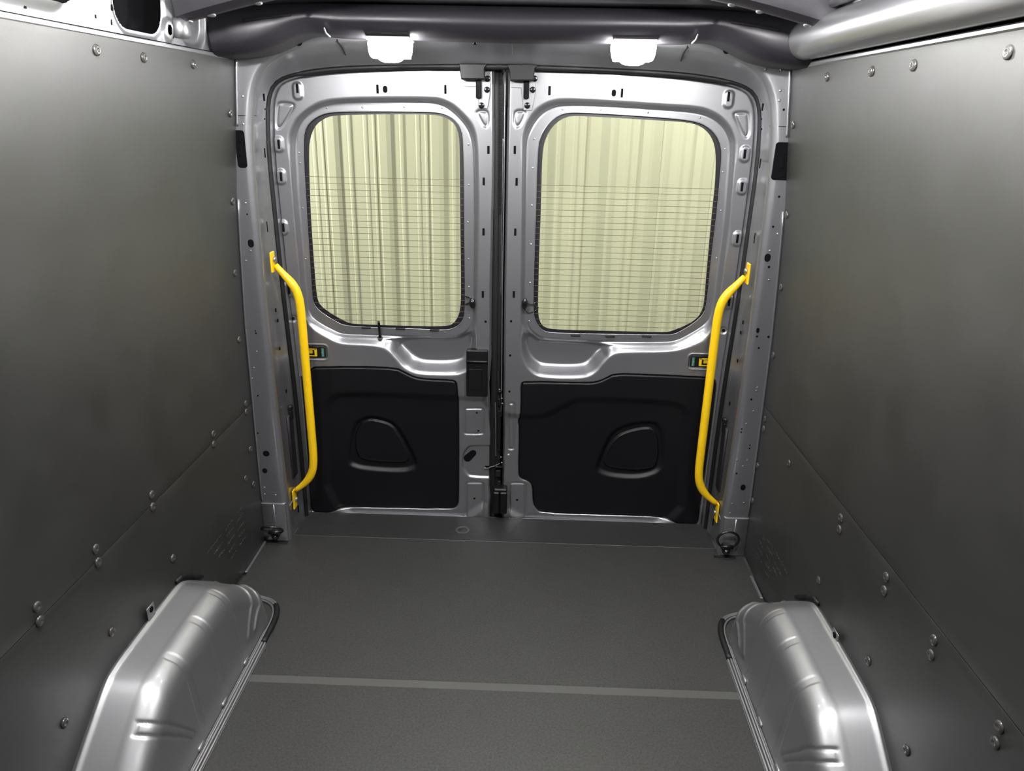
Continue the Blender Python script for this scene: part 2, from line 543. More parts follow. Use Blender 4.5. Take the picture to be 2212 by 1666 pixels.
# front bulkhead behind the camera closes the load space
o = obj('wall_front', [(-.93, -4.2, -.04), (.93, -4.2, -.04), (.93, -4.2, 1.95), (-.93, -4.2, 1.95)], [[0, 1, 2, 3]], mat('bulkhead_grey', (.16, .16, .17), .6), None, False)
tag(o, 'grey bulkhead closing the front of the load space', 'wall', kind='structure')

# ================================================================== ceiling
ys = [(.04, 1.806), (-.30, 1.808), (-.372, 1.806), (-.380, 1.809), (-.43, 1.856), (-.50, 1.862), (-4.2, 1.90)]
V = []; F = []; xs = np.linspace(-.93, .93, 25)
for (y, z) in ys:
    for x_ in xs: V.append((x_, y, z - .05 * max(0, abs(x_) - .45) ** 2 / .2))
n = len(xs)
for j in range(len(ys) - 1):
    for i in range(n - 1): F.append([j * n + i, j * n + i + 1, (j + 1) * n + i + 1, (j + 1) * n + i])
ce = thing('ceiling', (0, -1.5, 1.85), 'bare silver roof panel above the rear header', 'ceiling', kind='structure')
obj('roof_panel', V, F, SILVER, ce, True, 30)
# roof bow: arched pressed channel, its shade put in as a dark colour
V = []; F = []
bx_ = np.linspace(-.815, .815, 61)
sec = [(-.545, .012), (-.555, .004), (-.60, 0), (-.612, .006), (-.622, .012), (-.640, .075), (-.635, .10)]
for x_ in bx_:
    zb = 1.722 + .112 * (1 - (x_ / .80) ** 2)
    for (y, dz) in sec: V.append((x_, y, zb + dz))
k_ = len(sec)
for i in range(len(bx_) - 1):
    for j in range(k_ - 1): F.append([i * k_ + j, i * k_ + j + 1, (i + 1) * k_ + j + 1, (i + 1) * k_ + j])
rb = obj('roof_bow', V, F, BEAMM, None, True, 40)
tag(rb, 'arched silver roof bow with raised weld spots above the rear header', 'roof beam')
for s in (-1, 1):
    for x_ in (.80, .74, .62, .55, .47):
        zb = 1.722 + .112 * (1 - (x_ / .80) ** 2)
        obj('weld_spot', *lathe([(.012, 0), (.010, .004), (.004, .006)], 12, frame((0, -.2, -1)), (s * x_, -.585, zb + .002)), SILVER_ARCH, rb)
    V, F = rbox((s * .815, -.60, 1.705), (.035, .05, .045), .008)
    obj('bow_bracket', V, F, SILVER_ARCH, rb)

# ================================================================== left upper body side, pressed and perforated
LB = thing('body_side_panel', (-.83, -1.8, 1.66), 'bright silver perforated body panel above the left wall lining', 'body panel')


def yz_panel(name, X, y0, y1, z0, z1, holes, dents, m, parent, step=.005):
    hol = [np.array(h) for h in holes]

    def hf(A, B):
        H = np.zeros(A.shape)
        for (poly, depth, wd) in dents:
            d = sdf_local(A, B, poly, .06); H += depth * (1 - sstep(-wd, wd, d))
        return H
    Vv, Ff = trimmed_grid(y0, y1, z0, z1, step, [(y0 - .001, z0 - .001), (y1 + .001, z0 - .001), (y1 + .001, z1 + .001), (y0 - .001, z1 + .001)], hol, hf)
    s = np.sign(X)
    W_ = np.stack([X + s * Vv[:, 1], Vv[:, 0], Vv[:, 2]], 1)
    W_[:, 0] -= s * (W_[:, 2] - 1.66) * .10
    if s > 0: Ff = Ff[:, ::-1]
    return obj(name, W_, Ff, m, parent)


holes = [rrect(-.785, 1.745, .215, .13, .055, 8), rrect(-1.12, 1.80, .17, .2, .05, 6)]
small = [(48, 5, .008, .02), (235, 16, .010, .013), (237, 47, .007, .013), (202, 35, .008, .008), (369, 50, .012, .014), (370, 76, .009, .014), (450, 70, .012, .014), (451, 94, .009, .014)]
cc = atx(356, 64.6, -.832)
holes.append(rrect(cc[1], cc[2], .022, .024, .011, 6))
dents = [(rrect(-.785, 1.745, .235, .15, .065, 8), .004, .004), (rrect(-.505, 1.772, .14, .20, .05, 8), .014, .010), (rrect(-1.19, 1.79, .25, .2, .06, 8), -.010, .012),
         (rrect(cc[1], cc[2], .05, .05, .025, 8), -.005, .004)]
yz_panel('pressed_sheet', -.828, -2.6, -.27, 1.668, 1.86, holes, dents, SILVER, LB)
yz_panel('pressed_sheet', -.828, -4.2, -2.605, 1.668, 1.86, [], [], SILVER, LB, .04)
mb = MB(); add_rbox(mb, (-.826, -2.24, 1.660), (.010, 3.9, .011), .002); mb.build('panel_flange', SILVER, LB)
for (a, b, w1, h1) in small:
    p = atx(a, b, -.829); obj('square_hole', *rbox((p[0] + (p[2] - 1.66) * .10, p[1], p[2]), (.003, w1, h1), .0008), DARK, LB)

# ================================================================== right cant rail: rounded tube
CR = thing('cant_rail', (.8, -2.2, 1.7), 'rounded silver roof side rail running above the right wall lining', 'rail')
V = []; F = []
yy = [-4.2, -2.2, -1.6, -1.2, -.9, -.6, -.4, -.31, -.285, -.272, -.266]
na = 28
for j, y in enumerate(yy):
    sc = 1 if y < -.29 else {-.285: .99, -.272: .95, -.266: .86}.get(y, 1)
    for k in range(na):
        a = 2 * math.pi * k / na
        V.append((.803 + .056 * sc * math.cos(a), y, 1.722 + .050 * sc * math.sin(a)))
for j in range(len(yy) - 1):
    for k in range(na): F.append([j * na + k, j * na + (k + 1) % na, (j + 1) * na + (k + 1) % na, (j + 1) * na + k])
F.append([(len(yy) - 1) * na + k for k in range(na)])
obj('rail_tube', V, F, SILVER, CR, True, 50)
mb = MB(); add_rbox(mb, (.826, -2.24, 1.6635), (.012, 3.9, .012), .003); mb.build('rail_flange', SILVER, CR)
V, F = tube([(.775, -4.2, 1.782), (.775, -.45, 1.782)], .010, 12); obj('upper_bead', V, F, SILVER, CR)
RU = obj('upper_side_panel', [(.80, -4.2, 1.77), (.80, -.3, 1.77), (.775, -.3, 1.89), (.775, -4.2, 1.89)], [[0, 3, 2, 1]], SILVER, CR, False)
V, F = tube([(.775, -1.05, 1.80), (.775, -.80, 1.80)], .012, 10); obj('slot', V, F, DARK, CR)

# ================================================================== corner pillars and door header, swept round the opening
def sweep_frame(s):
    n = 90
    R = resample(chaikin([(x_, z) for x_, z in RIDGE], 3, False), n, False)
    S = resample(chaikin([(x_, z) for x_, z in SEAL], 3, False), n, False)
    # keep stations level with each other on the uprights
    kR = int(np.argmax(R[:, 1] > 1.5)); S2 = []
    Sd = chaikin(SEAL, 3, False)
    Ss = Sd[Sd[:, 1] <= 1.46]
    iS = len(Ss) - 1
    top = resample(Sd[iS:], n - kR + 1, False)
    for i in range(kR - 1): S2.append((np.interp(R[i, 1], Ss[:, 1], Ss[:, 0]) if R[i, 1] < Ss[-1, 1] else Ss[-1, 0], min(R[i, 1], Ss[-1, 1] - .0005 * (kR - i))))
    S2 = np.array(list(S2) + list(top))[:n]
    rows = []
    for i in range(n):
        t = R[min(i + 1, n - 1)] - R[max(i - 1, 0)]; t /= np.linalg.norm(t)
        nn = np.array([t[1], -t[0]])          # outward from the opening
        if R[i, 1] < 1.60: O = np.array([float(wallx(R[i, 1])) + .004, R[i, 1]])
        else:
            q = (R[i, 1] - 1.60) / .06
            O = np.array([max(R[i, 0] + .02, .84 - max(0, q - 1) * .2), min(1.80, 1.60 + q * .11)]) if R[i, 0] > .6 else np.array([R[i, 0], 1.81])
        rows.append((R[i], nn, O, S2[i]))
    return rows


def build_frame(s, lo, hi, name, parent, sheet_off=0):
    rows = sweep_frame(s)[lo:hi]
    V = []; F = []; k = None
    for (R, nn, O, S) in rows:
        pts = []
        rad = .021
        c_ = R + nn * rad                                   # fillet centre in section: (along nn, Y)
        for t in np.linspace(0, 1, 5): pts.append(((O * (1 - t) + (R + nn * rad) * t), YF))
        for a in np.linspace(0, math.pi / 2, 7)[1:]:
            pts.append((R + nn * rad * (1 - math.sin(a)), YF + rad * (1 - math.cos(a))))
        for t in np.linspace(0, 1, 21)[1:]:
            q = R * (1 - t) + S * t
            pts.append((q + nn * (.010 * math.sin(math.pi * min(1, t / .8)) - .005 * math.exp(-((t - .88) / .05) ** 2)), YF + rad + (YD - YF - rad) * t))
        pts.append((S - nn * .004, YD + .006)); pts.append((S - nn * .012, YD + .010)); pts.append((S - nn * .012, YD + .05))
        k = len(pts)
        for (p, y) in pts: V.append((s * p[0], y, p[1]))
    for i in range(len(rows) - 1):
        for j in range(k - 1):
            f = [i * k + j, i * k + j + 1, (i + 1) * k + j + 1, (i + 1) * k + j]
            F.append(f if s < 0 else f[::-1])
    return obj(name, V, F, SILVER, parent, True, 60)


n1 = 39
rows_ = sweep_frame(1)
kz = int(np.argmax(np.array([r_[0][1] for r_ in rows_]) > 1.50))
HD = thing('door_header', (0, -.2, 1.7), 'silver pressed frame arching over both rear doors', 'door frame')
for s in (-1, 1): build_frame(s, kz - 1, len(rows_), 'header_sheet', HD)
# pressed joint lines across the header
for s in (-1, 1):
    mb = MB(); mb.add(*tube([(s * .515, -.232, 1.725), (s * .515, -.226, 1.712), (s * .517, -.17, 1.700), (s * .522, -.10, 1.682), (s * .530, -.052, 1.66)], .0022, 8)); mb.build('joint_line', BLACK, HD)
p = at(645, 91, -.237); mb = MB(); mb.add(*lathe([(.011, 0), (.011, .002)], 18, TOCAM, p)); mb.build('round_hole', DARK, HD)
p = at(1570, 108, -.237); mb = MB(); mb.add(*lathe([(.011, 0), (.011, .002)], 18, TOCAM, p)); mb.build('round_hole', DARK, HD)
p = at(1026, 90, -.24); mb = MB(); add_rbox(mb, p, (.012, .01, .018), .002); mb.build('clip', BLACK, HD)

PL = []
for s, side in ((-1, 'left'), (1, 'right')):
    P_ = thing('corner_pillar', (s * .85, -.2, 0), 'silver perforated corner pillar on the %s of the rear doors' % side, 'pillar', 'rear corner pillars')
    build_frame(s, 0, kz, 'pillar_sheet', P_)
    # foot casting
    V, F = prism([(s * .803, .001), (s * .895, .001), (s * .893, .160), (s * .803, .160)] if s > 0 else [(-.895, .001), (-.803, .001), (-.803, .160), (-.893, .160)], YF - .006, YF + .01, .005)
    obj('pillar_foot', V, F, SILVER, P_, True, 50)
    V, F = tube([(s * .846, YF - .0035, .155), (s * .846, YF - .0035, .08), (s * .852, YF - .0035, .045), (s * .845, YF - .0035, .02)], .0035, 8); obj('foot_bead', V, F, SILVER, P_)
    PL.append(P_)
    for (z0, z1) in ((.17, 1.25), (1.47, 1.655)):
        zz = np.linspace(z0, z1, 24)
        obj('pillar_edge', *tube([(s * (float(wallx(z)) - .0045), YF - .0035, z) for z in zz], .0032, 8), SILVER, P_)
    obj('joint_line', *tube([(s * .838, YF - .0006, 1.5), (s * .824, YF - .0006, 1.5), (s * .812, YF - .0004, 1.5), (s * .799, YF + .006, 1.5), (s * .7925, YF + .020, 1.5), (s * .803, -.16, 1.5)], .0012, 6), BLACK, P_)


def hole(px_, py_, w_, h_, parent, Y=None, name='hole', r=None, m=None, rim=True):
    Y = (YF if Y is None else Y)
    p = at(px_, py_, Y); poly = rrect(p[0], p[2], w_, h_, min(w_, h_) * .5 if r is None else r, 6)
    o = obj(name, *prism(poly, Y - .0012, Y + .004, .0004), m or DARK, parent, True, 30)
    return o


def holes_on(lst, parent, Y=None):
    for (a, b, w1, h1) in lst: hole(a, b, w1, h1, parent, Y)


def dimples(lst, parent, Y, r=.0042):
    mb = MB()
    for (a, b) in lst:
        p = at(a, b, Y); mb.add(*lathe([(r, 0), (r * .85, .0012), (r * .4, .002), (.0003, .0022)], 10, TOCAM, p))
    mb.build('weld_dimples', SILVER, parent)['kind'] = 'stuff'


# dark service pockets half hidden by the linings
for s, (a, b, c_, d_) in ((-1, (506, 281, 535, 363)), (1, (1677, 307, 1705, 390))):
    A = at(a, b, YF); B = at(c_, d_, YF); P_ = PL[0 if s < 0 else 1]
    o = obj('service_pocket', *prism(rrect((A[0] + B[0]) / 2, (A[2] + B[2]) / 2, abs(A[0] - B[0]), abs(A[2] - B[2]), .009, 6), YF - .0014, YF + .01, .0006), DARK, P_, True, 30)
    mb = MB()
    for (dx, dz, w1, h1) in ((.004, .03, .012, .02), (-.002, -.005, .010, .03), (.006, -.04, .014, .012)):
        add_rbox(mb, ((A[0] + B[0]) / 2 + dx, YF - .002, (A[2] + B[2]) / 2 + dz), (w1, .003, h1), .001)
    mb.build('pocket_clip', DARK, o)
holes_on([(542, 526, .019, .026), (575, 980, .024, .022), (572, 1017, .018, .020), (599, 1106, .011, .016), (534, 463, .005, .005), (557, 855, .006, .006), (552, 715, .004, .004),
          (553, 720, .006, .006), (557, 936, .006, .006)], PL[0])
holes_on([(1658, 557, .019, .026), (1661, 577, .008, .008), (1637, 714, .010, .017), (1635, 727, .007, .007), (1660, 728, .008, .008), (1639, 752, .007, .007), (1605, 1053, .017, .022),
          (1591, 1023, .007, .006), (1572, 1140, .010, .016), (1623, 863, .007, .007), (1602, 927, .006, .005), (1601, 934, .006, .006), (1620, 962, .005, .005), (1619, 969, .006, .006),
          (1693, 237, .007, .007), (1683, 425, .007, .007), (1670, 490, .007, .007)], PL[1])
dimples([(524, 208), (525, 268), (530, 439), (541, 542), (531, 564), (544, 818), (571, 1054), (571, 1068), (595, 1070), (554, 760), (548, 795)], PL[0], YF)
dimples([(1654, 150), (1688, 151), (1686, 196), (1684, 217), (1680, 506), (1663, 542), (1661, 605), (1636, 838), (1634, 845), (1612, 916), (1628, 889), (1592, 995), (1605, 1008), (1582, 1089), (1607, 1087), (1614, 995),
         (1577, 1109), (1575, 1126), (1600, 1136), (1596, 1158)], PL[1], YF)
# slots in the reveal beside the seal
for s in (-1, 1):
    P_ = PL[0 if s < 0 else 1]
    mb = MB()
    for (y, z, w1, h1) in ((-.12, 1.555, .012, .022), (-.10, 1.52, .004, .006), (-.10, 1.49, .004, .006), (-.10, 1.385, .006, .03), (-.13, 1.15, .003, .035), (-.12, .86, .008, .014), (-.11, .82, .010, .012), (-.12, .72, .010, .012),
                         (-.10, .55, .010, .014), (-.10, .06, .008, .03)):
        x_ = float(np.interp(z, [r_[1] for r_ in RIDGE], [r_[0] for r_ in RIDGE])) + .0065
        add_rbox(mb, (s * x_, y, z), (.003, w1, h1), .001)
    mb.build('reveal_slots', DARK, P_)['kind'] = 'stuff'
    # recessed hinge cover low in the reveal
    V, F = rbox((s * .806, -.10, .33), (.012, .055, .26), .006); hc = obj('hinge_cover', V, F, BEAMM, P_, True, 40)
    mb = MB(); mb.add(*lathe([(.012, 0), (.012, .008), (.008, .012)], 14, frame((-s, 0, 0)), (s * .803, -.10, .485))); add_rbox(mb, (s * .799, -.10, .455), (.012, .018, .04), .004); mb.build('hinge_bolt', GLOSSBLACK, P_)
    V, F = rbox((s * .803, -.13, .128), (.006, .14, .004), .0015); obj('reveal_step', V, F, SILVER, P_)

# rubber seal round the whole opening
path = []
Sd = resample(chaikin(SEAL, 3, False), 110, False)
for p in Sd: path.append((-p[0] + .004, YD + .004, p[1] - (.004 if p[0] < .7 else 0)))
for p in Sd[::-1][1:]: path.append((p[0] - .004, YD + .004, p[1] - (.004 if p[0] < .7 else 0)))
o = obj('door_seal', *tube(path, .0092, 12), RUBBER)
tag(o, 'black rubber weatherseal looping around the pair of rear doors', 'seal')

# ================================================================== rear header beam (dark garnish tube)
zl_ = [(0, 1.712), (.40, 1.716), (.50, 1.716), (.545, 1.722), (.585, 1.722), (.62, 1.704), (.66, 1.682), (.72, 1.664), (.78, 1.657), (.835, 1.655)]
HB = thing('header_beam', (0, -.33, 1.7), 'dark grey rounded cross beam above the rear doors', 'beam')
V = []; F = []
xs = np.concatenate([-np.linspace(0, .835, 70)[::-1], np.linspace(0, .835, 70)[1:]])
zlx = np.array(zl_)
zz_ = np.interp(np.abs(xs), zlx[:, 0], zlx[:, 1])
ker = np.ones(7) / 7; zz_ = np.convolve(np.pad(zz_, 3, 'edge'), ker, 'valid')
secn = []
for x_, zl in zip(xs, zz_):
    ax = abs(x_); yf = -.365 - .055 * sstep(.45, .80, ax); zt = 1.800 - .018 * sstep(.5, .83, ax)
    g = 0
    for gx in (.50, .78): g += .003 * math.exp(-((ax - gx) / .004) ** 2)
    sec = [(-.232, zl + .002), (-.27, zl), (yf + .055, zl + .001), (yf + .030, zl + .005), (yf + .012, zl + .018), (yf + .003, zl + .035), (yf, (zl + zt) / 2), (yf + .004, zt - .025),
           (yf + .016, zt - .010), (yf + .04, zt), (yf + .07, zt + .004), (-.24, zt + .012)]
    cy, cz = -.29, (zl + zt) / 2
    for (y, z) in sec:
        V.append((x_, y + g, z)); 
    k = len(sec)
for i in range(len(xs) - 1):
    for j in range(k - 1): F.append([i * k + j, (i + 1) * k + j, (i + 1) * k + j + 1, i * k + j + 1])
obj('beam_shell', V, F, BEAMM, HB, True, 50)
for s in (-1, 1):
    V2 = [(s * .838, y, z) for (y, z) in sec] + [(s * .820, y, z) for (y, z) in [(a - .004 if a < -.3 else a, b) for a, b in sec]]
    kk = len(sec); F2 = [list(range(kk)), list(range(kk, 2 * kk))[::-1]] + [[j, kk + j, kk + (j + 1) % kk, (j + 1) % kk] for j in range(kk)]
    obj('end_cap', V2, F2, RUBBER, HB, True, 30)
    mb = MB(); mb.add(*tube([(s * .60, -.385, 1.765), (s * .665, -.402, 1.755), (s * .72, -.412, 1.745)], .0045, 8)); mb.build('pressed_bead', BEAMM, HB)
    mb = MB(); mb.add(*tube([(s * .515, -.372, 1.735), (s * .512, -.366, 1.722), (s * .505, -.35, 1.714)], .0028, 8)); mb.build('retaining_clip', SILVER_ARCH, HB)

# ================================================================== LED dome lamps
def lamp(cx, cy, cz, label, LENS, group='rear dome lamps'):
    T = thing('dome_lamp', (cx, cy, cz), label, 'lamp', group)
    # housing plate
    V, F = prism(rrect(cx, cz + .021, .125, .010, .004, 4), cy - .042, cy + .045, .002); obj('housing', V, F, WHITEPL, T, True, 30)
    if 'forward' not in group: obj('added_shade_plate', *rbox((cx, cy + .034, cz - .006), (.108, .004, .046), .0015), WHITEPL, T)  # added plate that keeps lamp light off the door tops
    # boat shaped lens and two side wings
    def bowl(x0, hw, hd, hh, zc):
        V = []; F = []; nu, nv = 24, 10
        for j in range(nv + 1):
            b = math.pi / 2 * j / nv
            for i in range(nu):
                a = 2 * math.pi * i / nu
                ca, sa = math.cos(a), math.sin(a)
                q = (abs(ca) ** 3 + abs(sa) ** 3) ** (-1 / 3)
                V.append((x0 + hw * ca * q * math.cos(b) ** .55, cy + hd * sa * q * math.cos(b) ** .55, zc - hh * math.sin(b)))
        for j in range(nv):
            for i in range(nu): F.append([j * nu + i, j * nu + (i + 1) % nu, (j + 1) * nu + (i + 1) % nu, (j + 1) * nu + i])
        return V, F
    fwd = 'forward' in group
    obj('lens', *bowl(cx, .050, .036 if fwd else .026, .045 if fwd else .056, cz + .016), LENS, T)
    for s in (-1, 1): obj('side_lens', *bowl(cx + s * .046, .018, .030 if fwd else .020, .036 if fwd else .042, cz + .013), LENS, T)
    return T


lamp(-.345, -.30, 1.693, 'lit white dome lamp over the left rear door', LENS)
lamp(.350, -.30, 1.697, 'lit white dome lamp over the right rear door', LENS)
lamp(-.54, -1.38, 1.825, 'lit white dome lamp in the roof further forward on the left', LENSF, 'forward dome lamps')
lamp(.54, -1.38, 1.825, 'lit white dome lamp in the roof further forward on the right', LENSF, 'forward dome lamps')

# ================================================================== rear doors
GL = .042          # depth of the glass behind the door's inner skin
WIN = {}
LA = [(618, 300), (621, 330), (628, 420), (638, 520), (646, 600), (650, 670), (659, 693), (670, 711), (695, 728), (727, 745), (748, 749), (788, 750), (822, 753), (838, 761), (850, 776), (864, 795),
      (880, 806), (904, 813), (971, 815), (995, 814), (1018, 802), (1030, 780), (1033, 751), (1034, 600), (1038, 448), (1036, 308), (1029, 275), (1013, 252), (985, 224), (956, 210), (928, 207), (816, 207), (732, 209),
      (690, 216), (662, 230), (637, 252), (625, 275)]
LBp = [(643, 330), (647, 420), (655, 520), (661, 600), (664, 640), (666, 664), (675, 681), (696, 696), (721, 709), (741, 718), (788, 719), (899, 724), (965, 727), (988, 724), (1005, 714), (1015, 701), (1018, 684),
       (1020, 600), (1019, 460), (1018, 336), (1012, 294), (998, 269), (971, 243), (951, 232), (928, 227), (844, 226), (732, 227), (690, 238), (668, 252), (654, 269), (645, 294)]
LC = [(655, 308), (657, 373), (661, 437), (665, 504), (673, 627), (675, 650), (682, 665), (699, 679), (727, 696), (743, 704), (802, 708), (900, 711), (956, 714), (979, 711), (996, 700), (1005, 681), (1005, 616),
      (1003, 460), (1002, 303), (996, 275), (979, 255), (956, 244), (928, 241), (816, 240), (721, 241), (693, 247), (671, 261), (658, 280)]
LD = [(667, 322), (670, 428), (673, 490), (682, 616), (686, 650), (696, 664), (721, 681), (749, 696), (760, 700), (860, 703.5), (968, 706), (984, 695), (995, 672), (996, 616), (994, 460), (993, 308), (990, 283),
      (979, 263), (956, 251), (928, 247), (816, 247), (724, 249), (704, 254), (682, 269), (671, 294)]
LP = [(865, 736), (990, 738), (1015, 722), (1017, 735), (1005, 760), (991, 775), (921, 776), (901, 768), (882, 751)]
RA = [(1124, 318), (1126, 289), (1135, 260), (1155, 231), (1187, 214), (1222, 210), (1320, 215), (1436, 223), (1517, 228), (1552, 243), (1578, 266), (1592, 295), (1595, 321), (1589, 376), (1581, 460), (1579, 509), (1564, 599),
      (1552, 690), (1534, 736), (1502, 751), (1454, 765), (1343, 765), (1322, 769), (1308, 784), (1293, 805), (1275, 817), (1251, 821), (1173, 820), (1149, 811), (1131, 790), (1123, 763), (1121, 718), (1124, 539)]
RB = [(1138, 463), (1141, 318), (1147, 289), (1167, 257), (1190, 240), (1222, 233), (1320, 236), (1436, 243), (1511, 250), (1546, 266), (1566, 289), (1573, 318), (1563, 460), (1555, 509), (1540, 659), (1531, 683),
      (1519, 698), (1496, 713), (1459, 733), (1430, 735), (1328, 735), (1194, 731), (1167, 726), (1147, 709), (1135, 683), (1134, 629)]
RC = [(1161, 318), (1168, 292), (1187, 263), (1210, 247), (1233, 242), (1320, 246), (1436, 254), (1494, 260), (1523, 269), (1546, 289), (1557, 312), (1560, 336), (1555, 390), (1549, 460), (1537, 554), (1527, 659), (1521, 677),
      (1507, 693), (1478, 712), (1457, 723), (1442, 724), (1328, 723), (1188, 720), (1170, 714), (1157, 697), (1151, 677), (1154, 554), (1158, 435)]
RD = [(1171, 333), (1178, 298), (1196, 269), (1222, 252), (1248, 250), (1436, 261), (1494, 265), (1523, 278), (1540, 301), (1547, 333), (1544, 405), (1540, 435), (1525, 599), (1521, 653), (1516, 674), (1499, 695), (1448, 717),
      (1430, 718), (1328, 715), (1185, 712), (1170, 703), (1163, 686), (1162, 659), (1165, 540), (1169, 435)]
RP = [(1136, 722), (1160, 742), (1170, 741), (1300, 748), (1284, 758), (1270, 776), (1250, 785), (1175, 783), (1157, 775), (1143, 757)]
TL = [(647, 794), (770, 792), (856, 795), (873, 804), (895, 815), (921, 819), (977, 821), (986, 826), (988, 838), (990, 870), (990.5, 1087), (986, 1100), (973, 1105), (737, 1100), (726, 1103), (716, 1108), (683, 1109.5), (672, 1104),
      (669, 1091), (664, 996), (655, 880)]
TR = [(1125, 830), (1132, 824), (1269, 827), (1289, 825), (1305, 819), (1328, 807), (1396, 809), (1524, 815), (1540, 817), (1548, 826), (1547, 848), (1530, 980), (1511, 1110), (1508, 1131), (1499, 1138), (1469, 1136), (1456, 1129),
      (1437, 1122), (1300, 1117), (1168, 1113), (1155, 1101), (1150.6, 1088), (1150, 1056), (1143, 1045), (1123, 1038), (1119, 1028), (1121.7, 928), (1118, 914), (1124, 901), (1125, 860)]
SL_ = [(1075, 862), (990, 860), (834, 853), (731, 851), (709, 866), (700, 892), (705, 1140), (1075, 1140)]
SR_ = [(1070, 893), (1124, 901), (1180, 899), (1203, 885), (1237, 867), (1260, 862), (1453, 869), (1483, 885), (1490, 908), (1476, 1008), (1474, 1150), (1070, 1150)]
SPL = [(752, 1000), (755, 960), (765, 915), (790, 902), (815, 903), (845, 912), (862, 930), (880, 960), (900, 1000), (898, 1012), (870, 1020), (800, 1016), (765, 1010)]     # speaker-like pressing, ring
SPLi = [(770, 985), (764, 950), (772, 925), (790, 908), (820, 912), (848, 922), (862, 945), (880, 980), (884, 1000), (860, 1004), (800, 1000), (778, 994)]
SPR = [(1288, 1018), (1292, 1000), (1305, 970), (1320, 940), (1345, 922), (1400, 912), (1425, 920), (1434, 950), (1434, 1000), (1422, 1022), (1380, 1034), (1320, 1030)]
SPRi = [(1303, 1005), (1308, 980), (1328, 950), (1350, 936), (1395, 926), (1415, 930), (1424, 955), (1422, 1000), (1412, 1016), (1370, 1020), (1320, 1015)]


